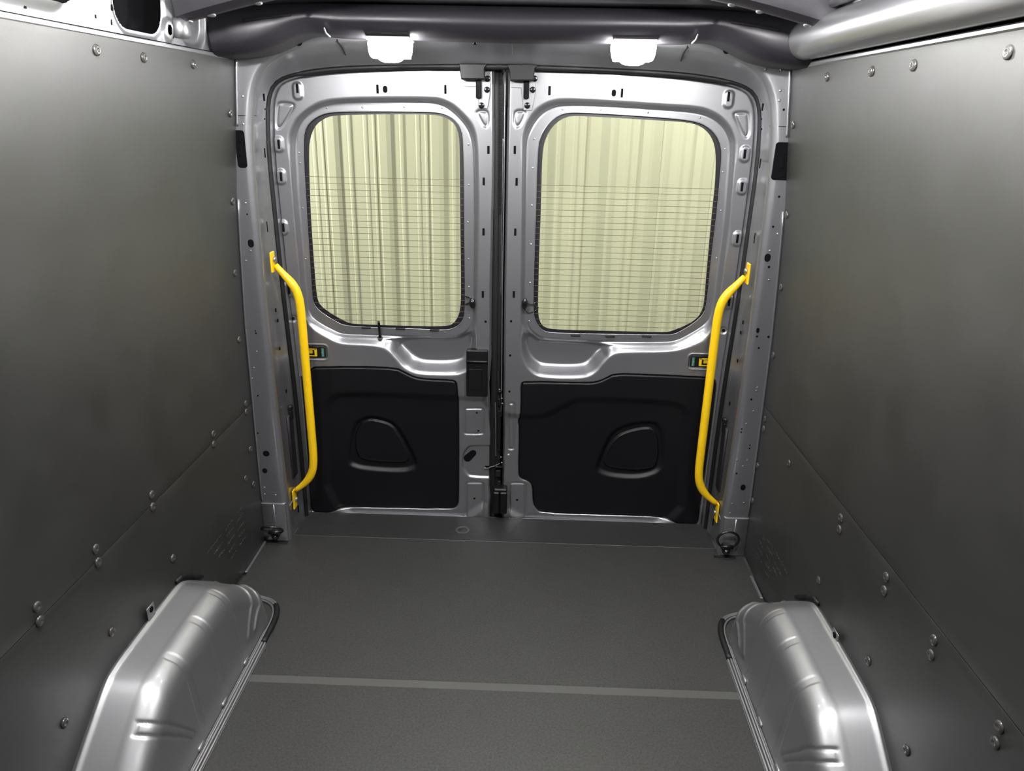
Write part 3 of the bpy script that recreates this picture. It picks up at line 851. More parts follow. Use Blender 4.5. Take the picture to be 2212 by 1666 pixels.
def door(side):
    L = side == 'left'
    s = -1 if L else 1
    D = thing('door_1' if L else 'door_2', (s * .43, 0, 0), ('left' if L else 'right') + ' rear cargo door, silver inner skin with window and black lower panel', 'door', kind='structure')
    A = chaikin(px2(LA if L else RA, 0.0), 2); B = chaikin(px2(LBp if L else RB, .032), 2); C_ = chaikin(px2(LC if L else RC, .032), 2)
    Dd = chaikin(px2(LD if L else RD, GL), 2); P = chaikin(px2(LP if L else RP, .058), 2)
    TP = chaikin(px2(TL if L else TR, 0.0), 1); SH = chaikin(px2(SL_ if L else SR_, .0), 2)
    # outline of the sheet
    if L:
        edge = [(1067.5, 120), (1067, 162), (1068, 350), (1064, 520), (1061.5, 620), (1061, 780), (1057, 830), (1058, 880), (1058, 905), (1062, 940), (1060, 1000), (1058, 1120)]
    else:
        edge = [(1099, 130), (1097.5, 190), (1095, 290), (1093.7, 350), (1090, 560), (1089, 620), (1087, 880), (1086, 960), (1084, 1050), (1084, 1120)]
    ed = px2(edge, 0.0)
    so = [(-p[0] - .002 if L else p[0] + .002, p[1] + (.004 if p[0] < .78 else 0)) for p in resample(chaikin(SEAL, 3, False), 90, False)]
    sx = ed[0][0]
    so = [p for p in so if (p[0] < sx if L else p[0] > sx)]
    keep = [tuple(p) for p in ed[1:]][::-1] + [(ed[1][0], so[-1][1])] + so[::-1] if True else None
    keep = np.array(keep); keep[:, 1] = np.maximum(keep[:, 1], -.018)
    edge_z = ed[:, 1]; edge_x = ed[:, 0]
    sealpoly = np.array(so + [(ed[1][0] + (.3 if L else -.3), so[-1][1]), (ed[1][0] + (.3 if L else -.3), -.3), (so[0][0], -.3)])
    bosses = [(602, 312), (607, 382), (612, 492), (624, 627)] if L else [(1609, 333), (1603, 404), (1593, 516), (1575, 653)]
    topboss = (643, 194) if L else (1574, 212)
    tri = [px2(t, 0) for t in (([(600, 222), (631, 224), (635, 230), (606, 278), (596, 275)], [(1028, 240), (1054, 240), (1054, 271), (1046, 275)]) if L else
                               ([(1584, 244), (1617, 243), (1618, 291), (1609, 299)], [(1112, 240), (1137, 240), (1122, 275), (1111, 272)]))]
    rects = [px2(t, 0) for t in (([(1002, 886), (1043, 886), (1043, 941), (1002, 941)], [(1006, 1050), (1010, 1047), (1039, 1047), (1043, 1050), (1043, 1122), (1006, 1122)]) if L else
                                 ([(1098, 872), (1111, 872), (1110, 974), (1097, 974)], [(1100, 1051), (1104, 1048), (1131, 1048), (1135, 1051), (1135, 1122), (1100, 1122)]))]
    lock = px2([(998, 984), (1012, 966), (1075, 966), (1075, 1038), (1012, 1036), (996, 1015)], 0) if L else None

    def shelf(X, Z):
        d = sdf_local(X, Z, SH, .08); return .016 * (1 - sstep(-.022, .014, d))

    def hf(X, Z):
        H = shelf(X, Z)
        # window surround
        dA = sdf_local(X, Z, A, .05); ins = dA < 0
        xi, zi = X[ins], Z[ins]
        dB = np.maximum(sdf(xi, zi, B)[0], 0) + 1e-4; dP = np.maximum(sdf(xi, zi, P)[0], 0) + 1e-4; a = -dA[ins] + 1e-4
        wA, wB, wP = 1 / a ** 2, 1 / dB ** 2, 1 / dP ** 2
        H[ins] = (wB * .032 + wP * .058) / (wA + wB + wP) + .0045 * np.exp(-((dB - .009) / .0035) ** 2) * sstep(.012, .03, dP) - .003 * np.exp(-((dB - .017) / .004) ** 2) * sstep(.012, .03, dP)
        # lip round the sheet edge by the seal
        dS = sdf(X, Z, sealpoly)[0]
        H = np.maximum(H, .010 * sstep(-.018, -.013, dS)) - .0025 * np.exp(-((dS + .012) / .003) ** 2)
        # rounded free edge at the middle
        xe = np.interp(Z, edge_z[::-1], edge_x[::-1])
        de = (xe - X) if L else (X - xe)
        H = H + .012 * (1 - sstep(0, .008, de))
        # bosses round the clip slots
        for (bx1, by1) in bosses:
            c = at(bx1, by1, 0); d = sdf_local(X, Z, rrect(c[0], c[2], .030, .050, .013, 5), .02); H = H - .006 * (1 - sstep(-.004, .004, d))
        c = at(*topboss, 0); d = sdf_local(X, Z, rrect(c[0], c[2] - .004, .030, .052, .013, 5), .02); H = H - .006 * (1 - sstep(-.004, .004, d))
        for t in tri:
            d = sdf_local(X, Z, rpoly(t, .008), .02); H = H + .0045 * np.exp(-(d / .0042) ** 2) + .001 * (1 - sstep(-.002, .002, d))
        for t in rects:
            d = sdf_local(X, Z, rpoly(t, .005), .02); H = H + .004 * np.exp(-(d / .0042) ** 2)
        if lock is not None:
            d = sdf_local(X, Z, rpoly(lock, .01), .03); H = H + .008 * (1 - sstep(-.008, .003, d))
        # seat for the lower trim panel
        dT = sdf_local(X, Z, TP, .04); H = H + .040 * (1 - sstep(-.006, .002, dT))
        # release handle bezel
        c = at(678 if L else 1517, 761 if L else 782, 0); d = sdf_local(X, Z, rrect(c[0], c[2], .100, .053, .012, 5), .03)
        H = H + .005 * (1 - sstep(-.004, .004, d)) - .003 * np.exp(-((d - .003) / .003) ** 2)
        # round hinge-stop boss
        c = at(633 if L else 1563, 688 if L else 714, 0); d = np.hypot(X - c[0], Z - c[2]) - .013; H = H + .004 * (1 - sstep(-.003, .003, d))
        return H
    hol = [C_]
    x0, x1 = (keep[:, 0].min() - .01, keep[:, 0].max() + .01)
    Vv, Ff = trimmed_grid(x0, x1, -.02, keep[:, 1].max() + .005, .0026, keep, hol, hf)
    obj('inner_skin', Vv, Ff, SILVER, D)
    # outer shell of the door closes the skin at the back
    mb = MB()
    ring_o = resample(np.array(keep), 160); Cc = resample(C_, 160)
    oc = keep.mean(0)
    # match start angles
    def bang(Q, c):
        a = np.arctan2(Q[:, 1] - c[1], Q[:, 0] - c[0]); return Q[np.argsort(a)]
    cw = C_.mean(0); ang = np.linspace(-math.pi, math.pi, 161)[:-1]
    mb.V = []; mb.F = []
    bxs = [x0 + .004, x1 - .002]; z_lo, z_hi = -.02, 1.66
    wx0, wx1 = C_[:, 0].min() - .008, C_[:, 0].max() + .008; wz0, wz1 = C_[:, 1].min() - .008, C_[:, 1].max() + .008
    for (a0, a1, b0, b1) in ((bxs[0], wx0, z_lo, z_hi), (wx1, bxs[1], z_lo, z_hi), (wx0, wx1, z_lo, wz0), (wx0, wx1, wz1, z_hi)):
        add_rbox(mb, ((a0 + a1) / 2, .075, (b0 + b1) / 2), (a1 - a0, .006, b1 - b0), .001)
    mb.build('outer_skin', SILVER, D)
    # glass, black ceramic edge, heater lines
    gpoly = resample(C_, 120); cg = gpoly.mean(0); gout = cg + (gpoly - cg) * 1.045
    G = obj('glass_pane', *prism(gout, GL, GL + .004, .0008), GLASS, D, True, 30)
    n = 160
    Ci = resample(C_, n); Di = resample(Dd, n)
    # pair each outer point with the nearest-angle inner point
    cw = Dd.mean(0)
    def polar(Q, N):
        Q2 = resample(Q, 900); a = np.arctan2(Q2[:, 1] - cw[1], Q2[:, 0] - cw[0]); o_ = np.argsort(a); a = a[o_]; Q2 = Q2[o_]
        t = np.linspace(-math.pi, math.pi, N + 1)[:-1]
        return np.stack([np.interp(t, a, Q2[:, 0], period=2 * math.pi), np.interp(t, a, Q2[:, 1], period=2 * math.pi)], 1)
    Ci = cw + (polar(C_, n) - cw) * 1.04; Di = polar(Dd, n)
    V = [(p[0], GL - .0008, p[1]) for p in Ci] + [(p[0], GL - .0008, p[1]) for p in Di] + [(p[0], GL - .0001, p[1]) for p in Di]
    F = [[i, (i + 1) % n, n + (i + 1) % n, n + i] for i in range(n)] + [[n + i, n + (i + 1) % n, 2 * n + (i + 1) % n, 2 * n + i] for i in range(n)]
    obj('ceramic_edge', V, F, FRIT, G, True, 30)
    # heater lines
    z0h = at(760, 383.5, GL)[2] if L else at(1350, 404, GL)[2]
    z1h = at(760, 691.5, GL)[2] if L else at(1350, 706, GL)[2]
    nl = 25
    for k in range(nl):
        z = z0h + (z1h - z0h) * k / (nl - 1)
        inter = []
        Q = Ci if False else cw + (polar(C_, n) - cw) * 1.0
        for i in range(n):
            a, b = Q[i], Q[(i + 1) % n]
            if (a[1] > z) != (b[1] > z): inter.append(a[0] + (z - a[1]) / (b[1] - a[1]) * (b[0] - a[0]))
        if len(inter) < 2: continue
        xa, xb = min(inter), max(inter)
        V, F = rbox(((xa + xb) / 2, GL - .0012, z), (xb - xa, .0006, .0016), .0002)
        obj('heater_line', V, F, WIREM, G, False)
    # bright rolled lip of the window flange
    lip = [(p[0], .0325, p[1]) for p in resample(C_, 150)]
    obj('window_flange_lip', *tube(lip, .0018, 6, closed=True), SILVER, D)
    # black clips under the glass
    for (a, b) in (((791, 707.5), (865, 709.5), (938, 713)) if L else ((1243, 724), (1318, 726), (1397, 726))):
        c = at(a, b + 1, .03); V, F = rbox(c, (.036, .006, .006), .002); obj('glass_clip', V, F, RUBBER, D)
    # etched glass marking
    gx, gy = (757, 670) if L else (1444, 687)
    c = at(gx, gy, GL - .001); mb = MB()
    ell = [(c[0] + .008 * math.cos(t), GL - .0012, c[2] + .0035 * math.sin(t)) for t in np.linspace(0, 2 * math.pi, 25)[:-1]]
    mb.add(*tube(ell, .0005, 4, closed=True))
    for (dx, dz, wd) in ((0, 0, .008), (0, -.008, .009), (-.004, -.013, .006), (.006, -.013, .006), (-.006, -.0165, .010), (.006, -.0165, .008), (0, -.020, .014), (0, -.031, .015)):
        m_ = max(2, int(wd / .0022))
        for q in range(m_):
            add_rbox(mb, (c[0] + dx - wd / 2 + (q + .5) * wd / m_, GL - .0012, c[2] + dz), (.0014, .0005, random.uniform(.0012, .0024)), .0001)
    sq = 1 if L else -1
    for q in range(7):
        add_rbox(mb, (c[0] + sq * .024 + (q % 3 - 1) * .003, GL - .0012, c[2] - .013 - (q // 3) * .0028), (.0022, .0005, .0016), .0001)
    add_rbox(mb, (c[0] + sq * .0145, GL - .0012, c[2] - .016), (.001, .0005, .008), .0001)
    o = mb.build('glass_marking', INK, G)
    # lower black trim panel
    sp, spi = (SPL, SPLi) if L else (SPR, SPRi)
    SP = chaikin(px2(sp, .01), 2); SI = chaikin(px2(spi, .01), 2)

    def th(X, Z):
        H = shelf(X, Z) - .001
        d = sdf(X, Z, TP)[0]; H = H + .011 * (1 - sstep(0, .007, -d))
        a = sdf_local(X, Z, SP, .05); b = sdf_local(X, Z, SI, .05)
        H = H + .013 * (1 - sstep(-.012, .010, a)) - .010 * (1 - sstep(-.004, .0005, b)) + .002 * (1 - sstep(-.007, -.005, b))
        if not L:
            c = at(1478, 1110, 0); H = H - .002 * np.exp(-(np.hypot(X - c[0], Z - c[2]) / .004) ** 2)
        return H
    Vv, Ff = trimmed_grid(TP[:, 0].min() - .005, TP[:, 0].max() + .005, TP[:, 1].min() - .005, TP[:, 1].max() + .005, .0032, TP, [], th)
    o = obj('trim_panel', Vv, Ff, TRIMBLACK, D); tag(o, 'black moulded plastic lower panel')
    # slots and holes
    sl = ([(602, 312, .008, .029), (607, 382, .008, .029), (612, 492, .008, .029), (624, 627, .008, .029), (642, 191, .008, .029), (815.5, 192.6, .008, .028), (962, 193, .008, .028),
           (1055, 324, .008, .026), (1045, 392, .008, .026), (1044.5, 501, .008, .025), (1043, 636, .008, .024)] if L else
          [(1609, 333, .008, .029), (1603, 404, .008, .029), (1593, 516, .008, .029), (1575, 653, .008, .029), (1574, 209, .008, .029), (1343.5, 201, .008, .028), (1187, 196, .008, .028),
           (1112, 324, .008, .026), (1116, 393, .008, .026), (1113, 501.5, .008, .025), (1110, 636, .008, .024)])
    for (a, b, w1, h1) in sl:
        yb = -.006 if (a, b) in [(q[0], q[1]) for q in sl[:5]] else 0
        hole(a, b, w1, h1, D, yb, 'clip_slot', .0008)
    ho = ([(832, 193, .015, .022), (1049, 695, .0085, .0085), (1030, 892, .008, .007), (1033.5, 931, .008, .007), (1025, 1077, .009, .008)] if L else
          [(1326, 201, .015, .022), (1104, 694, .0085, .0085), (1102, 768, .0085, .0085), (1100.5, 846, .0085, .0085), (1117, 1080, .009, .008), (1098.5, 982, .008, .006)])
    for (a, b, w1, h1) in ho:
        yb = .016 if b > 885 else 0
        hole(a, b, w1, h1, D, yb, 'round_hole', None, WHITEPL if (a, b) == (1098.5, 982) else None)
    c = at(633 if L else 1563, 688 if L else 714, .004); hole(633 if L else 1563, 688 if L else 714, .011, .011, D, .003, 'round_hole')
    # dimples on the window flange
    fl_ = ([(706, 233), (783, 232), (873, 231), (955, 233), (1012, 312), (1013, 400), (1011, 480), (1012, 560), (1013, 620), (1014, 688), (646, 330), (648, 352), (654, 450), (660, 560)] if L else
           [(1215, 236), (1297, 237), (1400, 243), (1512, 254), (1154, 300), (1151, 363), (1149, 444), (1147, 528), (1145, 611), (1143, 694), (1566, 322), (1562, 372), (1557, 455), (1548, 558)])
    dimples(fl_, D, .032, .0038)
    # coloured release handle in its bezel
    hx, hz = at(678 if L else 1517, 761 if L else 782, .002)[[0, 2]]
    R_ = obj('release_handle', *prism(rrect(hx, hz, .088, .043, .006, 4), .000, .008, .002), BLACK, D, True, 30)
    q = -1 if L else 1
    mb = MB(); yx = hx + q * .014
    add_rbox(mb, (yx, -.0005, hz + .0125), (.052, .005, .005), .001); add_rbox(mb, (yx, -.0005, hz - .0135), (.052, .006, .004), .001)
    add_rbox(mb, (yx - .0215, -.0005, hz), (.010, .005, .030), .001); add_rbox(mb, (yx + .0215, -.0005, hz), (.010, .005, .030), .001)
    add_rbox(mb, (yx, .002, hz), (.034, .004, .024), .001); add_rbox(mb, (yx, .000, hz + .002), (.020, .004, .014), .001)
    tag(mb.build('yellow_paddle', YELLOWP, R_), 'yellow plastic pull paddle')
    lx = hx - q * .034
    g_ = obj('green_label', *prism(rrect(lx, hz, .011, .034, .001, 2), -.0008, .002, .0003), GREEN, R_, True, 30)
    mb = MB()
    for k in range(9): add_rbox(mb, (lx - q * .001 + random.uniform(-.0005, .0005), -.0009, hz + .012 - k * .003), (random.uniform(.0015, .0028), .0005, .0012), .0002)
    add_rbox(mb, (lx + q * .0025, -.0009, hz), (.0016, .0005, .0016), .0003)
    mb.build('label_print', WHITEINK, R_)
    # top catch: black cover, bracket, bolts
    def P0(a, b, Y): return at(a, b, Y)
    if L:
        cov = [(992, 136), (1052, 136), (1047, 148), (1046, 171), (996, 171), (993, 150)]; brk = [(1001, 170), (1058, 152), (1060, 178), (1058, 208), (1053, 234), (1036, 234), (1032, 212), (1028, 187), (1001, 187)]
        bolts = [(1053, 170), (1052, 194), (1040, 228)]; rod = (1034, 170, 213)
    else:
        cov = [(1096, 138), (1163, 138), (1156, 148), (1152, 174), (1103, 174), (1099, 150)]; brk = [(1103, 172), (1158, 158), (1157, 180), (1157, 200), (1149, 238), (1131, 238), (1128, 212), (1126, 190), (1103, 189)]
        bolts = [(1155, 170), (1151, 194), (1139, 228)]; rod = (1137, 174, 214)
    CK = obj('catch_bracket', *prism(px2(brk, -.004), -.005, .001, .0008), SILVER, D, True, 30)
    obj('catch_cover', *prism(px2(cov, -.05), -.052, -.002, .003), BLACK, CK, True, 40)
    for (a, b) in bolts: obj('bolt', *lathe([(.0098, 0), (.0098, .003), (.0075, .005), (.003, .005)], 16, TOCAM, P0(a, b, -.005)), GLOSSBLACK, CK)
    a = P0(rod[0], rod[1], -.012); b = P0(rod[0], rod[2], -.012)
    mb = MB(); add_rbox(mb, ((a[0] + b[0]) / 2, -.010, (a[2] + b[2]) / 2), (.018, .012, abs(a[2] - b[2])), .003); add_rbox(mb, ((a[0] + b[0]) / 2 - .003, -.017, (a[2] + b[2]) / 2 - .01), (.004, .004, abs(a[2] - b[2]) * .7), .001)
    mb.build('catch_rod', GLOSSBLACK, CK)
    # heater plug and leads at the window's inner edge
    if L:
        g = P0(1021, 655, .012); W_ = obj('heater_plug', *lathe([(.013, 0), (.012, .006), (.006, .012), (.004, .013)], 16, np.array(frame((-.6, -.8, 0))) @ np.diag([1, 1.6, 1]), g), GLOSSBLACK, D)
        for (y1, y2) in ((641, 648), (659, 658)):
            a, b = P0(1005, y1 - 1, .034), P0(1017, y2 - 5, .012); obj('heater_lead', *tube([a, (a + b) / 2 + np.array([0, -.006, .001]), b], .0026, 8), GLOSSBLACK, W_)
    else:
        g = P0(1133, 656, .012); W_ = obj('heater_plug', *lathe([(.011, 0), (.010, .006), (.006, .010), (.003, .011)], 16, np.array(frame((.6, -.8, 0))) @ np.diag([1, 2.0, 1]), g), GLOSSBLACK, D)
        for pts in (((1136, 655), (1146, 658), (1154, 656), (1162, 649)), ((1133, 668), (1138, 676), (1147, 676), (1163, 668)), ((1152, 656), (1158, 662), (1163, 665))):
            pp = [P0(x_, y_, .012 + .026 * i / (len(pts) - 1)) for i, (x_, y_) in enumerate(pts)]
            obj('heater_lead', *tube(chaikin(pp, 2, False), .0019, 8), GLOSSBLACK, W_)
    if L:
        # black inside latch cover and lock pin
        c0, c1 = P0(1007, 757, -.02), P0(1053, 858, -.02); cx, cz = (c0[0] + c1[0]) / 2, (c0[2] + c1[2]) / 2; w1, h1 = abs(c0[0] - c1[0]), abs(c0[2] - c1[2])
        K = obj('latch_cover', *prism(rrect(cx, cz, w1, h1, .006, 4), -.022, .012, .003), BLACK, D, True, 40)
        obj('cover_lip', *rbox((cx, -.026, cz + h1 * .27), (w1 + .001, .008, .010), .003), BLACK, K)
        obj('cover_flap', *prism(rrect(cx - w1 * .06, cz - h1 * .12, w1 * .55, h1 * .44, .001, 2), -.0235, -.02, .0006), BLACK, K, True, 30)
        mb = MB(); add_rbox(mb, (cx + w1 * .22, -.0225, cz - h1 * .12), (.003, .003, h1 * .44), .0006); add_rbox(mb, (cx - w1 * .42, -.0225, cz - h1 * .02), (.0035, .003, h1 * .20), .0006); mb.build('cover_groove', DARK, K)
        a, b = P0(818, 694, .006), P0(821, 730, .022); a = np.array([a[0], .004, a[2]])
        K2 = obj('lock_pin', *tube([a, a * .9 + b * .1, b], .0048, 12, rr=[.004, .0050, .0045]), BLACK, D)
        obj('pin_grommet', *lathe([(.010, 0), (.009, .003), (.005, .004)], 18, frame((0, -.55, .83)), b + np.array([0, 0, -.001])), GLOSSBLACK, D)
        # key shaped hole and wire
        a, b = P0(1010, 990, .023), P0(1022, 979, .023)
        t = np.array([b[0] - a[0], b[2] - a[2]]); t /= np.linalg.norm(t); nn = np.array([-t[1], t[0]]); poly = []
        for ang in np.linspace(-90, 90, 9): poly.append(np.array([b[0], b[2]]) + .013 * (t * math.cos(math.radians(ang)) + nn * math.sin(math.radians(ang))))
        for ang in np.linspace(90, 270, 9): poly.append(np.array([a[0], a[2]]) + .0155 * (t * math.cos(math.radians(ang)) + nn * math.sin(math.radians(ang))))
        obj('lock_opening', *prism(poly, .0225, .03, .0008), DARK, D, True, 30)
        c = P0(1053, 1010, .022); kk = obj('lock_slot', *prism(rrect(c[0], c[2], .021, .012, .001, 2), .0222, .03, .0004), DARK, D, True, 30)
        mb = MB(); mb.add(*tube([P0(1046, 1012, .018), P0(1054, 1012, .014), P0(1060, 1009, .014)], .002, 8)); add_rbox(mb, P0(1048, 1011, .018), (.006, .006, .006), .002); mb.build('lock_wire', STEEL, kk)
    else:
        # middle rubber seals, carried by this door
        for name, pts, Y, r_, m_ in (('center_seal', [(1074, 140), (1073, 400), (1070, 700), (1067, 900), (1066, 1115)], .030, .018, RUBBER),
                                     ('center_seal', [(1084, 150), (1082, 400), (1079, 700), (1076, 900), (1074, 1110)], .020, .010, RUBBER),
                                     ('edge_bead', [(1091.3, 148), (1090, 260), (1088.6, 420), (1085, 620), (1083.6, 820), (1082, 900)], .004, .0020, SILVER),
                                     ('edge_bead', [(1086.5, 300), (1085, 420), (1082, 640)], .012, .0014, SILVER)):
            pp = [P0(x_, y_, Y) for (x_, y_) in pts]
            obj(name, *tube(resample(np.array(pp), 24, False), r_, 10), m_, D)
        mb = MB()
        for k in range(95):
            t = k / 94; p = P0(1081.5 - 1.5 * t, 172 + 290 * t, .0085); add_rbox(mb, p, (.012, .003, .0024), .0008)
        rb_ = mb.build('seal_ribs', BLACK, D); rb_['kind'] = 'stuff'
        obj('seal_backing', *rbox((-.035, .060, .82), (.12, .01, 1.68), .002), RUBBER, D)
        # latch gear in the gap
        mb = MB()
        for (a, b, w1, h1, m_) in ((1080, 846, .016, .012, 0), (1079, 868, .014, .03, 0), (1078, 930, .013, .17, 0), (1076, 1008, .030, .006, 0), (1076, 1022, .020, .03, 0), (1078, 1045, .014, .03, 0)):
            p = P0(a, b, .005); add_rbox(mb, p, (w1, .018, h1), .003)
        mb.build('latch_rod', GLOSSBLACK, D)
        mb = MB()
        for (a, b) in ((1079, 842), (1084, 861), (1085, 872), (1082, 988), (1084, 1000)): add_rbox(mb, P0(a, b, -.004), (.006, .005, .006), .002)
        mb.add(*tube([P0(1070, 870, .012), P0(1071, 930, .012), P0(1071, 985, .012)], .0022, 8))
        mb.add(*tube([P0(1060, 1009, .010), P0(1068, 1007, .008), P0(1080, 1001, .008)], .0018, 8))
        mb.build('latch_steel', STEEL, D)
        mb = MB(); c0, c1 = P0(1065.5, 1062, -.02), P0(1095, 1109, -.02)
        w1 = abs(c0[0] - c1[0]); h1 = abs(c0[2] - c1[2]); cx, cz = (c0[0] + c1[0]) / 2, (c0[2] + c1[2]) / 2
        add_rbox(mb, (cx - w1 * .27, -.005, cz), (w1 * .44, .05, h1), .004); add_rbox(mb, (cx + w1 * .23, -.005, cz), (w1 * .52, .05, h1), .004)
        add_rbox(mb, (cx, .002, cz + h1 * .53), (w1 * .96, .05, .018), .005)
        mb.build('bottom_catch', BLACK, D)
    return D


door('left')
door('right')

# ================================================================== yellow grab handles
for s, side in ((-1, 'left'), (1, 'right')):
    T = thing('grab_handle', (s * .80, -.13, .1), 'yellow tubular grab handle on the %s corner pillar' % side, 'grab handle', 'yellow grab handles')
    pts = [(.795, 1.022), (.775, .995), (.748, .965), (.730, .935), (.7215, .895), (.720, .82), (.719, .6), (.718, .36), (.7185, .285), (.726, .238), (.748, .200), (.775, .175), (.797, .158)]
    P = resample(chaikin([(s * x_, -.13, z) for x_, z in pts], 3, False), 60, False)
    obj('tube', *tube(P, .0150, 18, rr=[.0150 - .006 * max(0, 1 - i / 5) - .006 * max(0, 1 - (59 - i) / 5) for i in range(60)]), YELLOW, T)
    for (z0, z1, bz) in ((.998, 1.068, 1.040), (.086, .165, .120)):
        V, F = rbox((s * .802, -.137, (z0 + z1) / 2), (.006, .036, z1 - z0), .002); obj('mounting_plate', V, F, YELLOW, T, True, 30)
        obj('bolt', *lathe([(.0105, 0), (.0105, .003), (.008, .007), (.003, .0085)], 16, frame((-s, 0, 0)), (s * .799, -.130, bz)), STEEL, T)

# ================================================================== tie-down rings
for s, side, tilt in ((-1, 'left', 42), (1, 'right', 4)):
    c = at(597, 1150, -.245) if s < 0 else at(1567, 1183, -.245)
    T = thing('tie_down_ring', (c[0], -.245, 0), 'black steel D-shaped tie-down ring at the foot of the %s corner pillar' % side, 'tie-down', 'tie-down rings')
    bz = .052
    ring = [(.034 * math.cos(a), .022 + .034 * math.sin(a)) for a in np.linspace(-.7, math.pi + .7, 26)]
    ring += [(-.018, -.010), (.018, -.010)]
    R3 = []
    for (a, b) in ring:
        b2 = b + .010
        R3.append((c[0] + a * 1.12, -.262 - b2 * math.sin(math.radians(tilt)), bz + b2 * math.cos(math.radians(tilt))))
    obj('ring', *tube(R3, .0045, 10, closed=True), GLOSSBLACK, T)
    poly = [(c[0] - .024, bz + .006), (c[0] + .024, bz + .006), (c[0] + .010, bz - .036), (c[0] - .010, bz - .036)]
    obj('bracket', *prism(chaikin(poly, 1), -.262, -.243, .002), GLOSSBLACK, T, True, 40)
    V, F = tube([(c[0] - .022, -.262, bz), (c[0] + .022, -.262, bz)], .0075, 12); obj('bracket_loop', V, F, GLOSSBLACK, T)
    obj('bolt', *lathe([(.011, 0), (.011, .004), (.008, .004), (.008, .009), (.003, .010)], 6, TOCAM, (c[0], -.262, bz - .020)), GLOSSBLACK, T)
    o = slab('shadow_slab', c[0] - .04, c[0] + .04, -.262, -.242, 0.0, .003, RUBBER, T)  # black slab standing in for the shadow under the ring

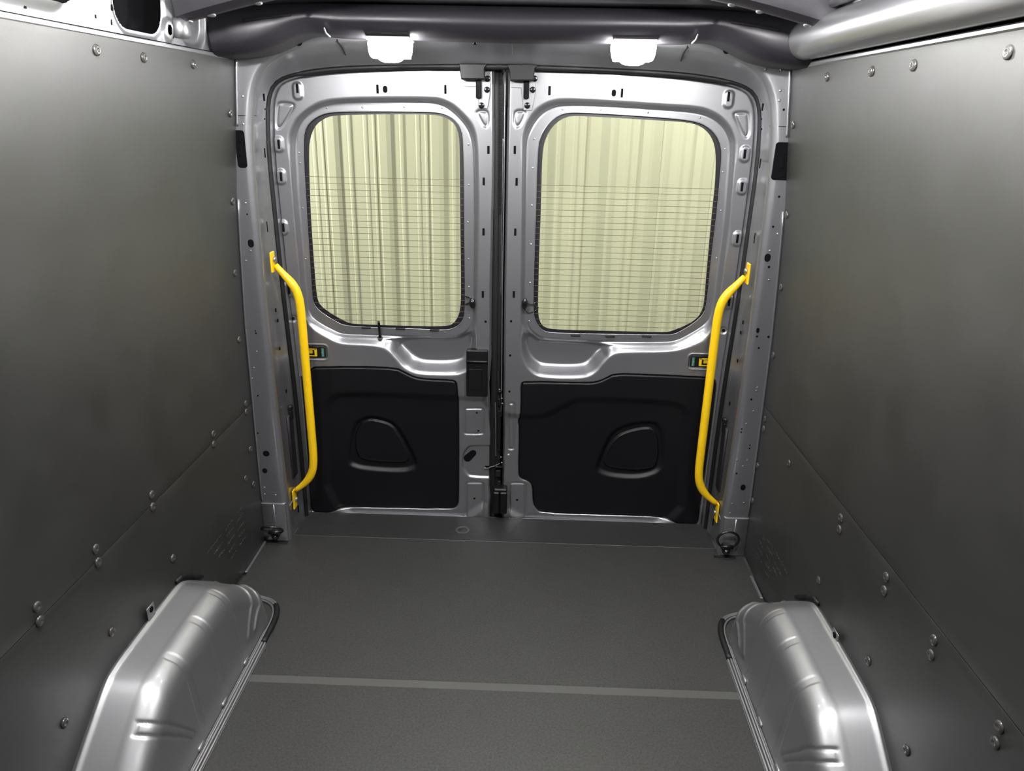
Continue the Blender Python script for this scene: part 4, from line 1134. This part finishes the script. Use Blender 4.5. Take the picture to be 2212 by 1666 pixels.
# ================================================================== wheel arches
def arch(s, side):
    T = thing('wheel_arch', (s * .8, -1.1, 0), 'silver pressed steel wheel arch box at the foot of the %s wall' % side, 'wheel arch', 'silver wheel arches')
    ny, nv = 420, 84
    Ys = np.linspace(-1.72, -.604, ny)
    V = np.zeros((ny, nv, 3))
    for i, Y in enumerate(Ys):
        H = .272 - .74 * .5 * ((Y + .885) + math.sqrt((Y + .885) ** 2 + .0009))
        if Y > -.69: H = H * math.sqrt(max(0, 1 - ((Y + .69) / .087) ** 2)) + .002
        drop = .70 * .5 * ((-1.262 - Y) + math.sqrt((-1.262 - Y) ** 2 + .0009)); H = H - drop
        H = max(H, .006)
        xin = .722
        if Y > -.74:
            t = min(1, (Y + .74) / .137); xin = .722 + .115 * (1 - math.sqrt(max(0, 1 - t * t)))
        lean = .018 * min(1, H / .2); r = min(.068, H * .45)
        segs = []
        # inner face
        za = H - r - .006
        n1_, n2_, n3_ = 34, 22, 28
        for k in range(n1_): t = k / n1_; segs.append((xin + lean * t, za * t))
        for k in range(n2_):
            a = math.pi / 2 * k / n2_; segs.append((xin + lean + r * (1 - math.cos(a)), za + r * math.sin(a)))
        xt = xin + lean + r; Ht = H - .006
        for k in range(n3_):
            t = k / (n3_ - 1)
            xx = xt + (.888 - xt) * min(t * 1.06, 1); bead = .006 * math.exp(-((xx - .881) / .005) ** 2)
            zz = Ht + .010 * t + bead
            if k == n3_ - 1: zz = Ht + .006; xx = .894
            segs.append((xx, zz))
        V[i, :, 0] = [p[0] for p in segs]; V[i, :, 1] = Y; V[i, :, 2] = [p[1] for p in segs]
    V[:, :, 2] = np.maximum(V[:, :, 2], .001)
    # pressings: outward displacement along the surface normal of each section
    dY = V[:, :, 1]; vv = np.tile(np.arange(nv), (ny, 1))
    D = np.zeros((ny, nv))
    up = 1 - sstep(60, 66, vv)
    for yc in (-.905, -1.030, -1.170):
        b = sstep(yc - .014, yc - .010, dY) * (1 - sstep(yc + .010, yc + .014, dY)); D -= .0016 * b * (1 - sstep(50, 54, vv)) * sstep(1, 3, vv)
    for y0_ in (0.0, .050):
        yc = np.interp(vv, [0, 11, 33, 60], [-.885, -.849, -.775, -.725]) + y0_
        b = np.exp(-((dY - yc) / .0045) ** 2); D += .006 * b * (1 - sstep(58, 62, vv)) * sstep(10, 12, vv)
    for (yo, va, vb) in ((0, 9, 51), (-.125, 14, 51)):
        yc = np.interp(vv, [8, 10, 17, 24, 33, 41, 46, 50, 54], [-1.205, -1.214, -1.246, -1.275, -1.302, -1.326, -1.336, -1.342, -1.345]) + yo
        dy = np.abs(dY - yc) - .011; dv = np.maximum(va - vv, vv - vb) * .004
        d = np.maximum(dy, dv); D -= .0035 * np.exp(-(d / .0028) ** 2)
    tg = np.roll(V, -1, 1) - np.roll(V, 1, 1); tg[:, 0] = tg[:, 1]; tg[:, -1] = tg[:, -2]
    nx = -tg[:, :, 2]; nz = tg[:, :, 0]; ln = np.hypot(nx, nz) + 1e-9
    V[:, :, 0] += D * nx / ln; V[:, :, 2] += D * nz / ln
    V[:, :, 0] *= s
    i = np.arange(ny * nv).reshape(ny, nv)
    F = np.stack([i[:-1, :-1].ravel(), i[1:, :-1].ravel(), i[1:, 1:].ravel(), i[:-1, 1:].ravel()], 1)
    if s > 0: F = F[:, ::-1]
    obj('arch_shell', V.reshape(-1, 3), F, SILVER_ARCH, T)
    base = [(.708, -1.80), (.708, -.76), (.709, -.70), (.714, -.665), (.726, -.632), (.750, -.606), (.79, -.592), (.83, -.588)]
    b2 = resample(chaikin(base, 3, False), 80, False)
    tt = np.gradient(b2, axis=0); tt /= np.linalg.norm(tt, axis=1)[:, None]; nn = np.stack([-tt[:, 1], tt[:, 0]], 1)
    for k, (off, r_) in enumerate(((-.012, .0036), (-.004, .0036), (.004, .0036))):
        q = b2 - nn * off
        if k == 0: lim = 80
        obj('flange_bead', *tube([(s * p[0], p[1], .004 + (.002 if k == 1 else 0)) for p in q], r_, 8), SILVER_ARCH, T)
    V2 = []; F2 = []
    for p, n_ in zip(b2, nn):
        kw = 1 - .8 * float(sstep(-.76, -.69, p[1])); a = p - n_ * -.017 * kw; b = p - n_ * .012 * kw
        V2 += [(s * a[0], a[1], .0015), (s * b[0], b[1], .0015)]
    for k in range(79): F2.append([2 * k, 2 * k + 1, 2 * k + 3, 2 * k + 2])
    obj('flange', V2, F2, SILVER_ARCH, T)
    q = b2[61:73] + nn[61:73] * .008
    obj('rubber_corner', *tube([(s * p[0], p[1], .006) for p in q], .009, 10), RUBBER, T)
    # small clips along the flange
    for yc in (-.89, -1.05, -1.20):
        V3, F3 = rbox((s * .722, yc, .008), (.008, .035, .012), .004); obj('flange_clip', V3, F3, SILVER_ARCH, T)
    # tab standing behind the shoulder
    c = onwall(318, 1322, s) if s < 0 else onwall(1812, 1378, s)
    V4, F4 = rbox((c[0] - s * .010, c[1], c[2] - .006), (.003, .035, .052), .0012); tb = obj('tab', V4, F4, SILVER, T)
    obj('tab_hole', *lathe([(.008, 0), (.008, .002)], 14, frame((-s, 0, 0)), (c[0] - s * .0115, c[1], c[2] + .008)), DARK, tb)
    # dark grommet gap where the top meets the wall at the rear
    obj('wall_gasket', *tube([(s * .887, -.90, .280), (s * .886, -.868, .276), (s * .884, -.82, .246), (s * .884, -.76, .20)], .006, 8), RUBBER, T)


arch(-1, 'left')
arch(1, 'right')
